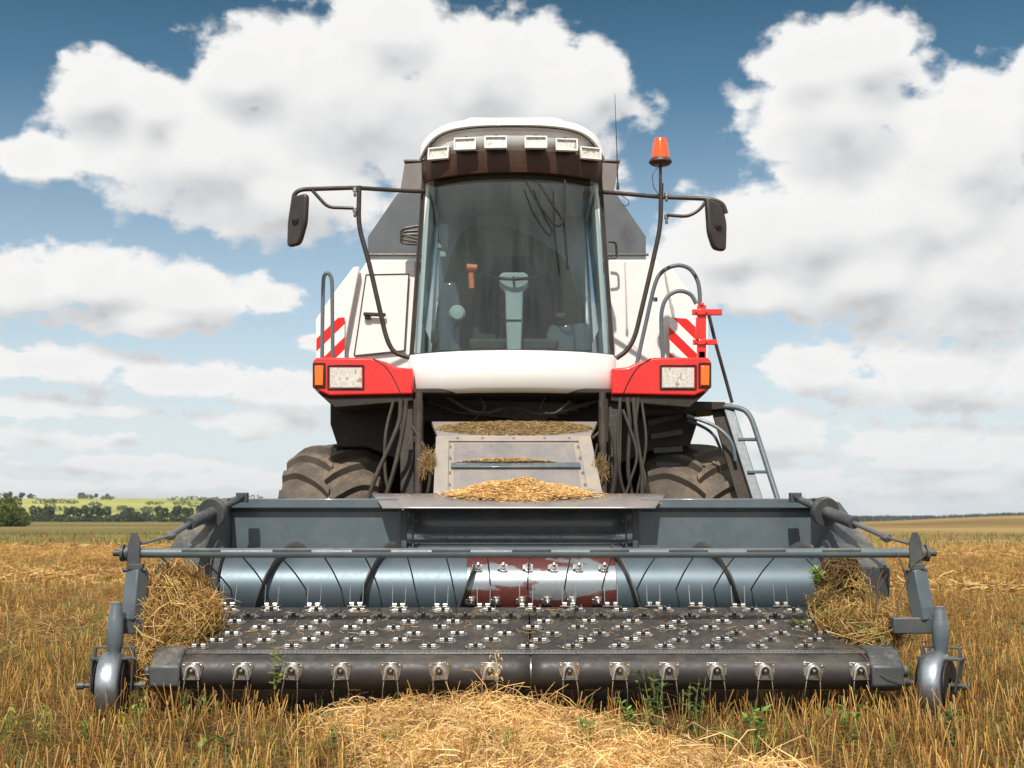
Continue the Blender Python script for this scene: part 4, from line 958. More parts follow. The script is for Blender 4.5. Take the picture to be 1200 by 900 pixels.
# ---- mirrors, tubes, rails
def tubep(name, pts, r, mat, Y=None, rad=.06, parent=None, n=10):
    b = MB(); b.tube(bend([P(*p) if len(p) == 3 else P(p[0], p[1], Y) for p in pts], rad), r, n); return b.build(name, M[mat], parent or H)
ma = tubep('mirror_arm', [(497, 224, 9.7), (480, 224, 9.65), (416, 220, 9.5), (352, 222, 9.4), (344, 228, 9.4), (344, 240, 9.4)], .017, 'tubebk', rad=.05)
tubep('arm_brace', [(365, 222), (384, 243), (414, 244)], .013, 'tubebk', 9.42, .05, ma)
tubep('arm_post', [(421, 218), (420, 264), (433, 310), (453, 398), (462, 414), (480, 419)], .018, 'tubebk', 9.5, .10, ma)
b = MB()
for py in (226, 250): b.lathe(P(416, py - 6, 9.48), (0, 0, -1), [(0, 0), (0, .018), (.03, .018), (.03, .010), (.06, .012), (.07, .006), (.07, 0)], 10)
b.build('clamp_bolt', M['steel'], ma)
ma2 = tubep('mirror_arm', [(703, 225, 9.7), (720, 226, 9.65), (776, 231, 9.5), (832, 233, 9.4), (847, 238, 9.4), (851, 250, 9.4)], .017, 'tubebk', rad=.07)
tubep('arm_brace', [(781, 252), (806, 254), (820, 246), (828, 235)], .013, 'tubebk', 9.42, .05, ma2)
tubep('arm_post', [(775, 215), (774, 266), (762, 320), (744, 396), (734, 412), (722, 420)], .018, 'tubebk', 9.5, .10, ma2)
b = MB()
for py in (232, 258): b.lathe(P(781, py - 6, 9.48), (0, 0, -1), [(0, 0), (0, .018), (.03, .018), (.03, .010), (.06, .012), (.07, .006), (.07, 0)], 10)
b.build('clamp_bolt', M['steel'], ma2)
def mirror(pts, Y, s):
    ps = [P(a, c, Y) for a, c in pts]; c = sum(ps, Vector()) / len(ps)
    rt = Matrix.Rotation(s * R(35), 3, 'Z'); ps = [c + rt @ Vector(((q.x - c.x) / math.cos(R(35)), 0, q.z - c.z)) for q in ps]
    b = MB(); ps = bend(ps + [ps[0]], .04, 4)[:-1]; b.prism(ps, rt @ Vector((0, .045, 0))); o = b.build('mirror', M['tubebk'], H, .014, sharp=30)
    b = MB(); dn = rt @ Vector((0, -1, 0)); b.lathe(c, dn, [(0, .03), (.012, .03), (.016, .012), (.03, .010), (.03, 0)], 12); b.build('pivot', M['black'], o)
    b = MB(); b.prism([c + (q - c) * .88 + rt @ Vector((0, .0455, 0)) for q in ps], rt @ Vector((0, .004, 0))); b.build('mirror_glass', M['chrome'], o)
mirror([(340, 229), (360, 228), (358, 262), (350, 287), (334, 288), (335, 258)], 9.35, -1)
mirror([(828, 234), (848, 238), (854, 260), (853, 293), (838, 293), (831, 275)], 9.35, 1)
# beacon
b = MB(); b.cyl(P(774, 232, 9.5), P(774, 194, 9.5), .012, 8); b.lathe(P(774, 195, 9.5), (0, 0, 1), [(0, 0), (0, .03), (.012, .07), (.03, .088), (.04, .088), (.06, .075), (.062, 0)], 28); bc = b.build('beacon', M['brown'], H)
b = MB(); b.lathe(P(774, 186, 9.5), (0, 0, 1), [(0, .070), (.13, .055), (.155, .046), (.165, .02), (.165, 0)], 28); b.build('beacon_lens', M['redlens'], bc)
tubep('beacon_wire', [(771, 196, 9.48), (764, 205, 9.47), (766, 220, 9.47), (772, 228, 9.49)], .003, 'black', rad=.02, n=5)
b = MB(); b.tube([P(724, 222, 9.7), P(723, 180, 9.7), P(720.5, 110, 9.7)], [.006, .004, .002], 6); b.lathe(P(724, 222, 9.7), (0, 0, 1), [(0, .012), (.05, .010), (.06, .004)], 8)
b.build('antenna', M['black'], H); tubep('antenna_cable', [(724, 226, 9.68), (738, 236, 9.68), (735, 242, 9.68), (729, 240, 9.68)], .003, 'black', rad=.02, n=5)
# left and right hoops
def hoop(pts, Y0, r, mat, name='handrail', label=None):
    b = MB(); b.tube(spline([P(a, c, Y0) for a, c in pts], 6), r, 10); return b.build(name, M[mat], H)
hoop([(377.5, 420), (378, 370), (379, 330), (381, 322), (384, 320), (387, 323), (389, 332), (389.5, 370), (390, 420)], 9.75, .015, 'tubebl')
hoop([(746, 428), (757, 378), (768, 332), (778, 317), (794, 311), (808, 315), (817, 328), (820, 344), (820, 362)], 9.8, .016, 'tubebl')
hoop([(777, 422), (775, 385), (776, 362), (783, 347), (796, 341), (809, 345), (816, 356)], 9.7, .016, 'tubebl')
tubep('ladder_handrail', [(830, 366, 9.7), (838, 400, 9.7), (852, 450, 9.75), (858, 472, 9.75)], .014, 'tubebk', rad=.05)
b = MB(); b.box(P(768, 351, 9.8), (.03, .03, .03)); b.build('rail_clip', M['tubebl'], H)
# red bracket
b = MB(); p0, p1 = P(822, 420, 9.6), P(822, 358, 9.6); b.beam(p0, p1, .065, .05, up=(0, 1, 0)); b.beam(P(811, 366, 9.57), P(846, 366, 9.57), .03, .045); b.beam(P(812, 401, 9.57), P(840, 401, 9.57), .03, .04)
b.beam(P(817, 372, 9.55), P(817, 398, 9.55), .02, .03, up=(0, 1, 0)); b.lathe(P(822, 358, 9.58), (0, 0, 1), [(0, .02), (.02, .02), (.02, 0)], 8)
for px, py in ((816, 366), (828, 366), (816, 401), (828, 401)): b.lathe(P(px, py, 9.545), (0, -1, 0), [(0, .010), (.012, .010), (.014, 0)], 6)
b.build('hinge_bracket', M['red'], H, .004)
b = MB(); b.beam(P(822, 421, 9.6), P(822, 412, 9.6), .05, .05, up=(0, 1, 0)); b.build('bracket_foot', M['tubebk'], H, .003)
# ladder and platform edge
ld = thing('ladder', tuple(P(860, 520, 9.6)), None, None); ld.parent = H; ld.location = P(860, 520, 9.6) - WL[H.name]
b = MB(); b.beam(P(843, 475, 9.75), P(880, 600, 9.45), .14, .03, up=(0, 1, 0)); b.build('stringer_panel', M['under'], ld, .004)
b = MB(); b.beam(P(852, 474, 9.7), P(892, 600, 9.40), .075, .05, up=(0, 1, 0)); b.build('stringer', M['tubebl'], ld, .006)
b = MB(); b.tube(bend([P(808, 476, 9.75), P(858, 476, 9.65), P(878, 482, 9.6), P(889, 515, 9.55), P(916, 600, 9.35)], .12), .020, 10); b.build('ladder_rail', M['tubebl'], ld)
for (x0, y0, x1, y1, Y) in ((864, 515, 888, 515, 9.6), (875, 553, 901, 553, 9.5)):
    b = MB(); b.beam(P(x0, y0, Y), P(x1, y1, Y), .08, .022); b.build('rung', M['tubebl'], ld, .004)
b = MB(); b.tube(bend([P(805, 487, 9.6), P(838, 498, 9.55), P(858, 516, 9.5), P(862, 540, 9.5)], .1), .014, 8); b.tube(bend([P(806, 492, 9.8), P(836, 506, 9.8), P(846, 530, 9.8)], .1), .012, 8); b.build('ladder_brace', M['tubebl'], ld)
b = MB(); b.prism([P(a, c, 9.65) for a, c in ((755, 469), (850, 471), (850, 479), (790, 484), (755, 486))], (0, .7, 0)); b.build('platform', M['under'], H, .006)

# ---- pickup: belt deck, roller, teeth, frame
D0_, D1_ = Vector((0, 6.80, .345)), Vector((0, 7.41, .548))
dvec = (D1_ - D0_); dl = dvec.length; dv = dvec.normalized(); nv = Vector((0, -dv.z, dv.y))
def deck(x, t, out=0.): return Vector((x, 0, 0)) + D0_ + dvec * t + nv * out
PX0, PX1 = HX - 1.81, HX + 1.81; GAP = P(622, 790, 6.75).x
b = MB()
for x0, x1 in ((PX0, GAP - .004), (GAP + .004, PX1)):
    rows = []
    for x in np.linspace(x0, x1, 24):
        sag = 0
        r = [Vector((x, 6.95, .18)), Vector((x, 6.86, .172))]
        for k in range(11):
            a = R(-95) - R(160) * k / 10; r.append(Vector((x, 6.82 + .086 * math.cos(a), .26 + .086 * math.sin(a))))
        for k in range(1, 12): r.append(deck(x, k / 12., -.002))
        for k in range(9):
            a = R(108) - R(150) * k / 8; r.append(Vector((x, 7.41 + .045 * math.cos(a), .503 + .045 * math.sin(a))))
        rows.append(r)
    b.grid(rows)
belt = b.build('pickup_belt', M['rubber'], H, solid=.006, sharp=70)
b = MB(); b.cyl((PX0 - .02, 6.82, .26), (PX1 + .02, 6.82, .26), .078, 24); b.cyl((PX0 - .02, 7.41, .503), (PX1 + .02, 7.41, .503), .038, 16); b.build('roller', M['steel'], H)
b = MB(); b.prism([deck(PX0, .02, .005), deck(PX1, .02, .005), deck(PX1, .085, .005), deck(PX0, .085, .005)], tuple(nv * .003))
o = b.build('joint_strip', M['steel'], belt, .001)
b = MB()
for i in range(150):
    b.lathe(deck(PX0 + .02 + i * (PX1 - PX0 - .04) / 149, .052, .008), nv, [(0, .0045), (.002, .0035), (.003, 0)], 6)
b.build('rivet_row', M['rubber'], belt)
b = MB(); b.box((HX, 6.99, .21), (3.66, .12, .05)); b.box((HX, 7.35, .38), (3.66, .06, .10)); b.build('pickup_frame', M['slate_dk'], H, .004)
def clip_mesh():
    b = MB(); o = Vector((0, 0, 0)); X = Vector((1, 0, 0)); c0 = deck(0, .5)
    hexp = [(-.060, 0), (-.040, -.026), (.040, -.026), (.060, 0), (.040, .030), (-.040, .030)]
    b.prism([c0 + X * x + dv * y + nv * .002 for x, y in hexp], tuple(nv * .003), 0)
    for s in (-1, 1):
        b.cyl(c0 + X * s * .012 - dv * .004 + nv * .015, c0 + X * s * .034 - dv * .004 + nv * .015, .0095, 10, 2)
        b.tube(spline([c0 + X * s * .034 + nv * .016, c0 + X * s * .036 + dv * .03 + nv * .012, c0 + X * s * .037 + dv * .075 + nv * .009], 3), .0020, 5, 0)
    b.beam(c0 - dv * .012 + nv * .016, c0 + dv * .016 + nv * .010, .020, .026, up=nv, m=1)
    b.lathe(c0 - dv * .010 + nv * .026, nv, [(0, .007), (.006, .007), (.007, 0)], 6, 0)
    for s in (-1, 1): b.lathe(c0 + X * s * .048 + nv * .005, nv, [(0, .006), (.004, .005), (.005, 0)], 6, 0)
    return b
cm = clip_mesh().build('belt_tooth', [M['chrome'], M['black'], M['steel']], belt, label='bright spring clip bolted on the rubber belt'); cc0 = deck(0, .5); base_loc = cm.location.copy()
spots = []
for row in range(7):
    t = .155 + row * .128; off = (.0, .085, .165, .04, .125, .205, .06)[row]
    for k in range(14):
        x = PX0 + .09 + off * .9 + k * .245 + (.02 if k > 6 else 0)
        if x < PX1 - .06: spots.append((x, t))
first = True
for x, t in spots:
    o = cm if first else cm.copy()
    if not first: COL.objects.link(o); o.parent = belt
    o.location = base_loc + (deck(x + rng.normal(0, .006), t + rng.normal(0, .006)) - cc0); o.rotation_euler = (0, 0, rng.normal(0, .05)); first = False
# teeth coming over the rear edge, tines standing up
def crest_mesh():
    b = MB(); c = deck(0, 1.0, .01)
    b.box(c + Vector((0, 0, .004)), (.10, .03, .006)); b.box(c + Vector((0, 0, .014)), (.02, .02, .02), m=1)
    for s in (-1, 1):
        b.cyl(c + Vector((s * .012, 0, .016)), c + Vector((s * .034, 0, .016)), .013, 10); b.tube([c + Vector((s * .036, 0, .016)), c + Vector((s * .037, .01, .06)), c + Vector((s * .038, .03, .125))], .0026, 5)
    return b
ce = crest_mesh().build('rear_tooth', [M['chrome'], M['black']], belt); cb = ce.location.copy()
for k in range(15):
    o = ce if k == 0 else ce.copy()
    if k: COL.objects.link(o); o.parent = belt
    o.location = cb + Vector((PX0 + .13 + k * .243, 0, rng.uniform(-.012, 0)))
# front clips on the roller, tines hanging
def front_mesh():
    b = MB(); c = Vector((0, 6.728, .272))
    b.prism([c + Vector((x, 0, z)) for x, z in ((-.052, .045), (-.058, .03), (-.050, -.012), (-.036, -.045), (.036, -.045), (.050, -.012), (.058, .03), (.052, .045))], (0, .006, 0))
    arch = [c + Vector((.026 * math.cos(a), -.014, -.006 + .034 * math.sin(a))) for a in np.linspace(math.pi, 0, 9)]
    arch = [arch[0] + Vector((-.008, 0, -.036))] + arch + [arch[-1] + Vector((.008, 0, -.036))]; b.tube(arch, .0115, 8)
    b.box(c + Vector((0, -.010, -.004)), (.022, .018, .03), m=1); b.lathe(c + Vector((0, -.018, .004)), (0, -1, 0), [(0, .008), (.007, .008), (.008, 0)], 6)
    for s in (-1, 1):
        b.lathe(c + Vector((s * .044, 0, .030)), (0, -1, 0), [(0, .007), (.004, .006), (.005, 0)], 6)
        b.tube([c + Vector((s * .034, -.012, -.040)), c + Vector((s * .040, -.016, -.10)), c + Vector((s * .041, -.008, -.17))], .0030, 5)
    b.tube([c + Vector((-.038, -.01, -.040)), c + Vector((.038, -.01, -.040))], .009, 8, m=1)
    return b
fo = front_mesh().build('front_tooth', [M['chrome'], M['black']], belt, .0008, label='bright clip on the front roller with two hanging tines'); fl = fo.location.copy()
fx = [225, 283, 341, 400, 458, 516, 574, 668, 726, 784, 840, 896, 952, 1008]
for k, px in enumerate(fx):
    o = fo if k == 0 else fo.copy()
    if k: COL.objects.link(o); o.parent = belt
    o.location = fl + Vector((P(px, 790, 6.73).x, 0, 0)); o.rotation_euler = (0, rng.normal(0, .04), 0)
b = MB()
for k in range(11): 
    x = PX0 + .3 + k * .31; b.box((x, 6.90, .168), (.07, .03, .012)); b.cyl((x - .03, 6.90, .16), (x + .03, 6.90, .16), .010, 8)
b.build('lower_clip_row', M['chrome'], belt)
# end housings of the roller
for s, px in ((-1, (176, 211)), (1, (1021, 1058))):
    b = MB(); x0, x1 = P(px[0], 785, 6.72).x, P(px[1], 785, 6.72).x
    prof = [(6.70, .20), (6.70, .30), (6.80, .375), (7.02, .40), (7.02, .17), (6.76, .17)]
    if s < 0: b.prism([(x0 + (.0), y, z) for y, z in prof], (x1 - x0, 0, 0))
    else: b.prism([(x0, y, z) for y, z in prof], (x1 - x0, 0, 0))
    xe = x0 if s < 0 else x1; b.lathe((xe, 6.84, .26), (s, 0, 0), [(0, .05), (.03, .05), (.03, .03), (.06, .03), (.06, 0)], 16)
    b.build('end_housing', M['slate_dk'], H, .012)
    b = MB(); xs_ = x0 if s < 0 else x1
    b.beam((xs_ - s * .03, 6.95, .33), (xs_ - s * .03, 7.45, .52), .03, .16); b.build('deck_side', M['slate_dk'], H, .004)
# ---- wind guard
BY, BZ = 6.95, P(600, 648, 6.95).z; bx0, bx1 = P(152, 648, BY).x, P(1078, 648, BY).x
b = MB(); b.cyl((bx0, BY, BZ), (bx1, BY, BZ), .026, 20); wg = b.build('windguard_bar', M['tubebl'], H)
for s, x in ((-1, bx0), (1, bx1)):
    b = MB(); b.lathe((x, BY, BZ), (s, 0, 0), [(0, .026), (0, .045), (.016, .045), (.016, .030), (.028, .030), (.028, .046), (.044, .046), (.044, .018), (.085, .018), (.09, .010), (.09, 0)], 20); b.build('end_nut', M['slate_dk'], wg)
b = MB()
for px in (237, 343, 436, 529, 623, 714, 806, 897, 985):
    b = MB(); b.box((P(px, 644, BY).x, BY - .022, BZ + .012), (.21, .010, .016)); b.build('bar_strip', M['slate_dk'], wg, .003)
rb = None
for k in range(16):
    x = P(188 + k * 48, 652, BY).x
    if rb is None:
        b = MB(); b.tube(spline([(x, BY, BZ - .02), (x, 7.35, .745), (x, 7.78, .60)], 4), .0045, 6); rb = b.build('guard_rod', M['tubebk'], wg); rx = x
    else:
        o = rb.copy(); COL.objects.link(o); o.parent = wg; o.location = rb.location + Vector((x - rx, 0, 0)); o.rotation_euler = (0, 0, rng.normal(0, .02))
# ---- gauge wheels with their arms
def gauge(side):
    if side < 0: plate = (158, 640); tt, tb = (161, 670), (156, 725); hb0, hb1 = 138, 170; post = (135, 708, 764); wheel = (131, 802); yaw = R(6); Yp = 6.82
    else: plate = (1072, 640); tt, tb = (1072, 670), (1083, 725); hb0, hb1 = 1046, 1104; post = (1102, 713, 764); wheel = (1097, 800); yaw = R(-34); Yp = 6.86
    t = thing('gauge_wheel', tuple(P(wheel[0], 846, Yp)), None, None); t.parent = H; t.location = P(wheel[0], 846, Yp) - WL[H.name]
    t['label'] = 'small %s steel gauge wheel on a swivelling fork' % ('left' if side < 0 else 'right')
    b = MB(); s = side
    c = P(plate[0], plate[1], 6.93); b.prism([c + Vector((x, 0, z)) for x, z in ((-.035, -.13), (.035, -.13), (.032, .02), (.012, .075), (-.012, .075), (-.032, .02))], (0, -.02, 0))
    b.box(P(plate[0] + 2, 664, 6.93), (.075, .05, .03)); b.cyl(P(plate[0] - 14, 668, 6.93), P(plate[0] + 14, 668, 6.93), .012, 8); b.build('hinge_plate', M['slate_dk'], t, .003)
    b = MB(); b.beam(P(tt[0], tt[1] - 2, 6.95), P(tb[0], tb[1] + 2, 6.92), .088, .09, up=(.5 * -s, 1, 0)); b.build('arm', M['slate'], t, .007)
    b = MB(); x0, x1 = P(hb0, 733, 6.9).x, P(hb1, 733, 6.9).x; zz = P(600, 733, 6.9).z; b.box(((x0 + x1) / 2, 6.93, zz), (x1 - x0, .10, .085)); b.build('cross_arm', M['slate_dk'], t, .007)
    b = MB(); pz0, pz1 = P(post[0], post[2] - 10, Yp).z, P(post[0], post[1], Yp).z; px_ = P(post[0], 740, Yp).x
    b.lathe((px_, Yp, pz0 - .05), (0, 0, 1), [(0, 0), (0, .034), (.03, .038), (.05, .045), (pz1 - pz0 - .02, .040), (pz1 - pz0 - .01, .034), (pz1 - pz0 + .03, .034), (pz1 - pz0 + .04, .028), (pz1 - pz0 + .06, .028), (pz1 - pz0 + .06, 0)], 24); b.build('swivel_post', M['slate'], t)
    rt = Matrix.Rotation(yaw, 3, 'Z'); fz = P(post[0], 771, Yp).z; wc = Vector((P(wheel[0], 800, Yp).x, Yp, .19)); fw = .098
    b = MB(); top = Vector((px_, Yp, fz))
    b.box(top, (fw * 2 + .03, .10, .014), rt); b.box(top + Vector((0, 0, .055)), (fw * 2 + .03, .014, .012), rt)
    for e in (-1, 1):
        b.box(top + rt @ Vector((e * fw, 0, .025)), (.012, .03, .06), rt)
        b.beam(top + rt @ Vector((e * fw, 0, 0)), wc + rt @ Vector((e * fw, .04, 0)) + Vector((0, 0, -.01)), .012, .085, up=rt @ Vector((e, 0, 0)) if False else rt @ Vector((1, 0, 0)), w2=.012) if False else b.prism([top + rt @ Vector((e * fw, y, 0)) for y in (-.05, .05)] + [wc + rt @ Vector((e * fw, .05, -.03)), wc + rt @ Vector((e * fw, -.03, -.03))], rt @ Vector((.010 * e, 0, 0)))
    b.build('fork', M['slate_dk'], t, .003)
    b = MB(); ax = rt @ Vector((1, 0, 0)); b.lathe(wc, ax, [(-.058, .07), (-.060, .135), (-.056, .155), (-.042, .168), (-.018, .174), (.018, .174), (.042, .168), (.056, .155), (.060, .135), (.058, .07), (.045, .06), (-.045, .06)], 56, closed=True)
    b.build('tyre', M['rim'] , t, sharp=70)
    b = MB(); b.lathe(wc, ax, [(-.075, .035), (-.074, .13), (-.070, .132), (-.070, .035)], 40); b.lathe(wc, ax, [(.070, .035), (.070, .132), (.074, .13), (.075, .035)], 40); b.build('rim', M['black'], t)
    b = MB(); b.lathe(wc, ax, [(-.175, 0), (-.175, .02), (-.14, .02), (-.14, .012), (.14, .012), (.14, .02), (.175, .02), (.175, 0)], 12); b.build('axle', M['slate_dk'], t)
gauge(-1); gauge(1)
# ---- tension cylinders between header and wind guard
def tension(p):
    b = MB(); q = [P(*i) for i in p]
    b.tube([q[0], q[1]], .022, 14); b.tube([q[1], q[2]], .036, 16); b.lathe(q[1], q[2] - q[1], [(-.02, 0), (-.02, .085), (.0, .09), (.03, .085), (.03, .03)], 24); cyl = b.build('tension_cylinder', M['slate_dk'], H)
    b = MB(); b.tube([q[2], q[3]], .016, 10); b.tube([q[3], q[4]], .009, 8); d = (q[4] - q[3]).normalized()
    b.lathe(q[3], d, [(-.04, 0), (-.04, .026), (0, .028), (.02, .02), (.02, 0)], 10); b.build('piston_rod', M['steel'], cyl)
    b = MB(); b.box(q[0], (.07, .06, .06)); b.lathe(q[0] + Vector((0, -.03, .01)), (0, -1, 0), [(0, .022), (.02, .022), (.02, 0)], 6); b.build('clamp', M['slate_dk'], cyl, .004)
tension([(284, 583, 8.0), (250, 600, 7.8), (222, 614, 7.5), (198, 628, 7.25), (166, 637, 6.98)])
tension([(932, 583, 8.0), (966, 599, 7.8), (1001, 613, 7.5), (1040, 630, 7.2), (1066, 637, 6.98)])

# chaff and short straw scattered over the deck, the lip and the roller
def litter(name, label, n, f, L, r):
    u, w_ = rng.random(n), rng.random(n); c0 = f(u, w_); a = rng.uniform(0, 6.28, n); ln = rng.uniform(.3, 1, n) * L
    d = np.stack([np.cos(a), np.sin(a) * .9, np.sin(a) * .3], 1) * ln[:, None] / 2; p = np.stack([c0 - d, c0 + rng.normal(0, .05, (n, 3)) * ln[:, None], c0 + d], 1)
    v, f_, c = strands(p, np.full(n, r), straw_col(n, 1.1), 3, .8); o = fast_mesh(name, v, f_, c, M['stalk'], origin=tuple(c0.mean(0))); tag(o, label, 'chaff', kind='stuff')
litter('loose_chaff', 'short bits of straw scattered over the black rubber belt', 380, lambda u, w_: np.array([list(deck(PX0 + (PX1 - PX0) * (a if b_ > .4 else a * a * a), .1 + .88 * b_, .008)) for a, b_ in zip(u, w_)]), .07, .0014)
litter('loose_chaff', 'loose chaff sprinkled along the grey steel lip below the straw heap', 500, lambda u, w_: np.stack([-.75 + 1.7 * u, 8.06 + .26 * w_, 1.135 + .26 * .3 * w_], 1), .035, .0013)
litter('loose_chaff', 'loose chaff caught in the trough floor under the auger', 500, lambda u, w_: np.stack([-1.7 + 3.5 * u, 7.48 + .1 * w_, .50 + .03 * w_], 1), .08, .0016)

# ================================================================== straw and weeds lying on the machine
def heap(name, label, cat, cx, cy, z0, rx, ry, h, n, L, r, br=1.2, up=.15, off=None, base=True):
    X = rng.uniform(-1, 1, n); Yv = rng.uniform(-1, 1, n); k = X ** 2 + Yv ** 2 < 1; X, Yv = X[k], Yv[k]; m = len(X); prof = (1 - np.abs(X) ** 1.8) * (1 - Yv ** 2) ** .7
    x = cx + X * rx; y = cy + Yv * ry; prof = prof * (.8 + .2 * np.sin(X * 7 + 1) * np.sin(Yv * 3 + X * 3)) ; z = z0(x, y) + prof * h * rng.random(m) ** .35; a = rng.uniform(0, 6.28, m); ln = rng.uniform(.3, 1, m) * L
    d = np.stack([np.cos(a), np.sin(a), rng.normal(0, up, m)], 1) * ln[:, None] / 2; c0 = np.stack([x, y, z], 1)
    p = np.stack([c0 - d, c0 + rng.normal(0, .1, (m, 3)) * ln[:, None], c0 + d], 1); v, f, c = strands(p, np.full(m, r) * rng.uniform(.7, 1.4, m), straw_col(m, br) * np.array([[.92, 1.0, 1.25]]), 3, .8)
    o = fast_mesh(name, v, f, c, M['stalk'], origin=(cx, cy, float(z0(np.array([cx]), np.array([cy]))[0]))); tag(o, label, cat); return o
lz = lambda x, y: 1.155 + (y - 8.1) * .32 + 0 * x
heap('straw_heap', 'golden heap of chopped straw on the lip in front of the feeder house', 'straw heap', P(608, 575, 8.25).x, 8.27, lz, .47, .13, .11, 15000, .04, .0016, 2.0)
heap('chaff_spill', 'loose golden straw bits spilled around the foot of the straw heap', 'chaff', P(608, 575, 8.25).x + .03, 8.27, lz, .56, .16, .03, 1000, .06, .0018, 1.7)
fz_ = lambda x, y: on(.5, 0).z + (y - 8.45) / .5 * (on(.5, 1).z - on(.5, 0).z) + .02 + 0 * x
heap('chaff_line', 'thin line of golden chaff caught on the rail of the feeder house', 'chaff', P(594, 541, 8.75).x, 8.70, lambda x, y: on(.5, .50).z + .02 + 0 * x, .34, .03, .035, 2500, .03, .0018, 1.4)
tz = float((P(600, 511, 8.97)).z); tz2 = float(P(600, 494, 9.45).z)
heap('chaff_layer', 'thin brown chaff scattered on the shelf under the cab', 'chaff', 0.02, 9.2, lambda x, y: tz + (y - 8.97) / .48 * (tz2 - tz) + .004 + 0 * x, .56, .22, .03, 4500, .06, .0020, .85)
heap('straw_wad', 'small straw wad caught beside the left strut of the feeder house', 'straw wad', P(502, 545, 8.7).x, 8.7, lambda x, y: P(502, 552, 8.7).z + 0 * x, .045, .06, .14, 900, .09, .0018, .9, 1.)
heap('straw_wad', 'small straw wad caught beside the right hoses of the feeder house', 'straw wad', P(703, 548, 8.7).x, 8.7, lambda x, y: P(703, 560, 8.7).z + 0 * x, .04, .06, .16, 700, .09, .0018, .7, 1.)

def clump(name, label, blobs, n, L, r, hang, br=1.1, green=.03, cat='straw clump'):
    parts = []; tot = sum(b[2][0] * b[2][2] for b in blobs)
    for (px, py, rad, Y) in blobs:
        c = np.array(P(px, py, Y)); m = int(n * rad[0] * rad[2] / tot); d = rng.normal(0, 1, (m, 3)); d /= np.linalg.norm(d, axis=1, keepdims=True)
        q = c + d * np.array(rad) * (rng.random(m) ** .3 * (1 + .22 * np.sin(d[:, 0] * 7 + d[:, 2] * 5)) + np.where(rng.random(m) < .08, .25, 0))[:, None]; w = rng.normal(0, 1, (m, 3)); w -= (w * d).sum(1, keepdims=True) * d * .75; w[:, 2] -= hang * rng.random(m)
        w /= np.linalg.norm(w, axis=1, keepdims=True); ln = rng.uniform(.35, 1.1, m) * L; w *= ln[:, None] / 2
        bow = d * (ln * .16)[:, None] + rng.normal(0, .07, (m, 3)) * ln[:, None]
        parts.append(strands(np.stack([q - w, q - w * .35 + bow, q + w * .4 + bow, q + w - np.array([0, 0, .02])], 1), rng.uniform(.6, 1.4, m) * r, straw_col(m, br * 1.12, green), 3, .7))
    v, f, c = merge(parts); o = fast_mesh(name, v, f, c, M['stalk'], origin=tuple(P(blobs[0][0], blobs[0][1], blobs[0][3]))); tag(o, label, cat); return o
clump('straw_clump', 'big tangled clump of golden straw hanging on the left end of the pickup', [(208, 698, (.11, .12, .08), 7.1), (222, 725, (.10, .12, .08), 7.05), (192, 732, (.08, .10, .13), 7.0), (180, 775, (.04, .06, .13), 6.95), (236, 715, (.06, .08, .05), 7.1), (203, 765, (.045, .08, .09), 7.0), (200, 680, (.07, .08, .03), 7.15)], 5600, .28, .0021, 2.0)
clump('straw_clump', 'loose brown straw and twigs heaped on the right end of the pickup', [(992, 728, (.13, .12, .06), 7.15), (1015, 744, (.13, .10, .045), 7.05), (972, 712, (.05, .08, .04), 7.25), (1030, 730, (.08, .08, .05), 7.1), (1000, 700, (.04, .05, .05), 7.3)], 2400, .30, .0021, .5, .95, .12)
clump('root_clod', 'grey brown clod of roots stuck behind the right clump', [(978, 684, (.075, .08, .11), 7.35), (992, 668, (.05, .06, .06), 7.35)], 1900, .14, .0028, .6, .36, .0, 'root clod')
weed('weed_sprig', 322, 800, 6.66, .27, .03, 34, .022, .05, [(.36, .46, .08), (.44, .52, .12)], 'bright green sprig of weed standing against the left half of the roller', 3, z=.20, droop=.2)
weed('weed_sprig', 950, 760, 7.2, .02, .14, 40, .018, .07, [(.22, .33, .06), (.30, .40, .09)], 'fresh green weed lying on the right end of the belt', 5, z=.47, droop=.4)
weed('weed_sprig', 958, 690, 7.2, .10, .07, 26, .04, .07, [(.26, .44, .08), (.34, .50, .10)], 'bright green leaves in front of the auger at its right end', 4, z=.70, droop=.3)
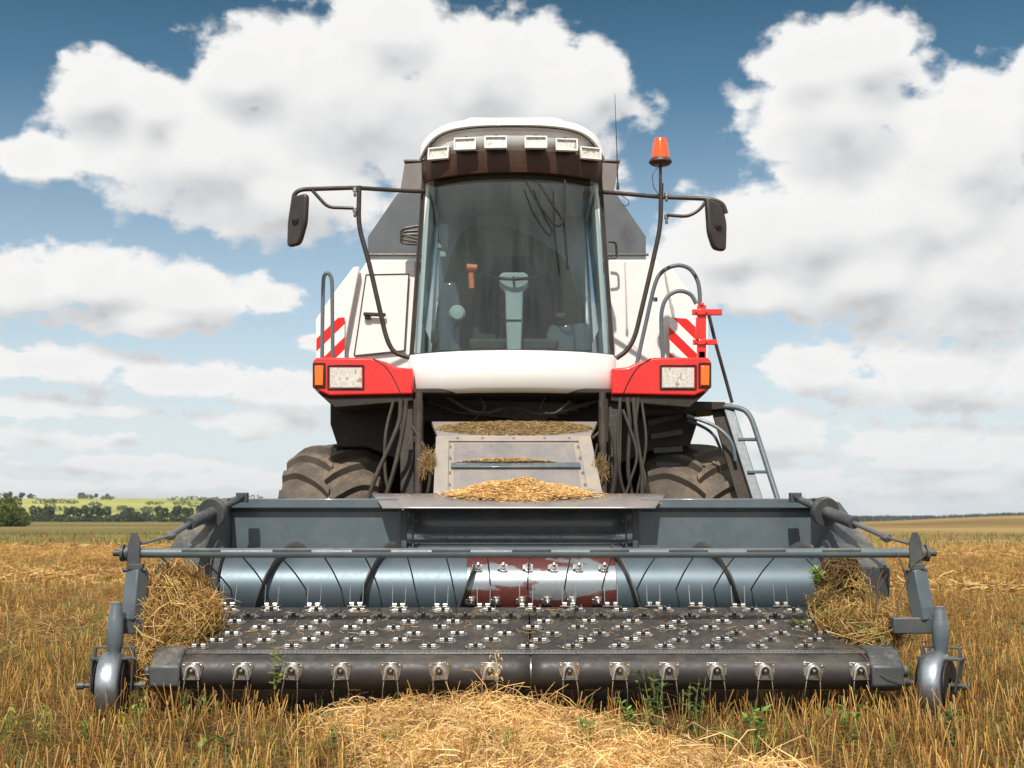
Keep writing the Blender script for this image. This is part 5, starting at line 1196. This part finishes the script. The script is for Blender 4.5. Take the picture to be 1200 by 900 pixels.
def twig(name, label, pts, r, side=()):
    b = MB(); b.tube(spline([P(*p) for p in pts], 6), r, 6)
    for s in side: b.tube(spline([P(*p) for p in s], 5), r * .6, 5)
    o = b.build(name, M['twig'], None); tag(o, label, 'dry stem', 'dry stems caught on the right end')
M['twig'] = material('dry_stem', (.11, .06, .035), .7, 0, None, 0, .3)
twig('dry_stem', 'dark dry stem rising in a curve right of the straw clump', [(1030, 742, 7.0), (1027, 710, 7.0), (1030, 680, 7.0), (1038, 662, 7.0)], .004, [[(1028, 700, 7.0), (1018, 680, 7.0), (1024, 664, 7.0)], [(1029, 690, 7.0), (1040, 672, 7.02)]])
twig('dry_stem', 'long thin dry stem reaching up to the wind guard bar', [(1050, 730, 6.9), (1054, 700, 6.9), (1062, 680, 6.9), (1056, 660, 6.9), (1050, 648, 6.9)], .0035, [[(1062, 680, 6.9), (1070, 662, 6.9), (1085, 650, 6.9)]])
twig('dry_stem', 'bent stem lying over the right end of the belt', [(935, 728, 6.95), (942, 745, 6.9), (965, 757, 6.85), (1005, 762, 6.8), (1030, 790, 6.7), (1060, 800, 6.68)], .003)
twig('dry_stem', 'crooked dry stem across the right end of the bar', [(945, 655, 7.0), (960, 672, 7.0), (968, 690, 7.05), (972, 715, 7.05)], .003, [[(960, 672, 7.0), (985, 660, 7.0)], [(968, 690, 7.05), (950, 684, 7.05)]])
def oat():
    b = MB(); x = P(581, 800, 6.55).x; z0 = .12; b.tube(spline([(x, 6.55, z0), (x + .01, 6.55, .28), (x - .005, 6.56, .385)], 5), .002, 5)
    for k in range(12):
        z = .25 + k * .012; a = k * 2.4; e = Vector((x + math.cos(a) * .028, 6.55 + math.sin(a) * .028, z + .015)); b.tube([(x, 6.55, z), e], .0008, 4); b.lathe(e, (math.cos(a) * .4, math.sin(a) * .4, -.9), [(0, 0), (.006, .0045), (.016, .003), (.022, 0)], 6)
    o = b.build('oat_stalk', M['oat'], None); tag(o, 'single pale oat stalk standing in front of the middle of the roller', 'oat stalk')
M['oat'] = material('pale_oat', (.62, .50, .24), .6, 0, None, 0, .15)
oat()
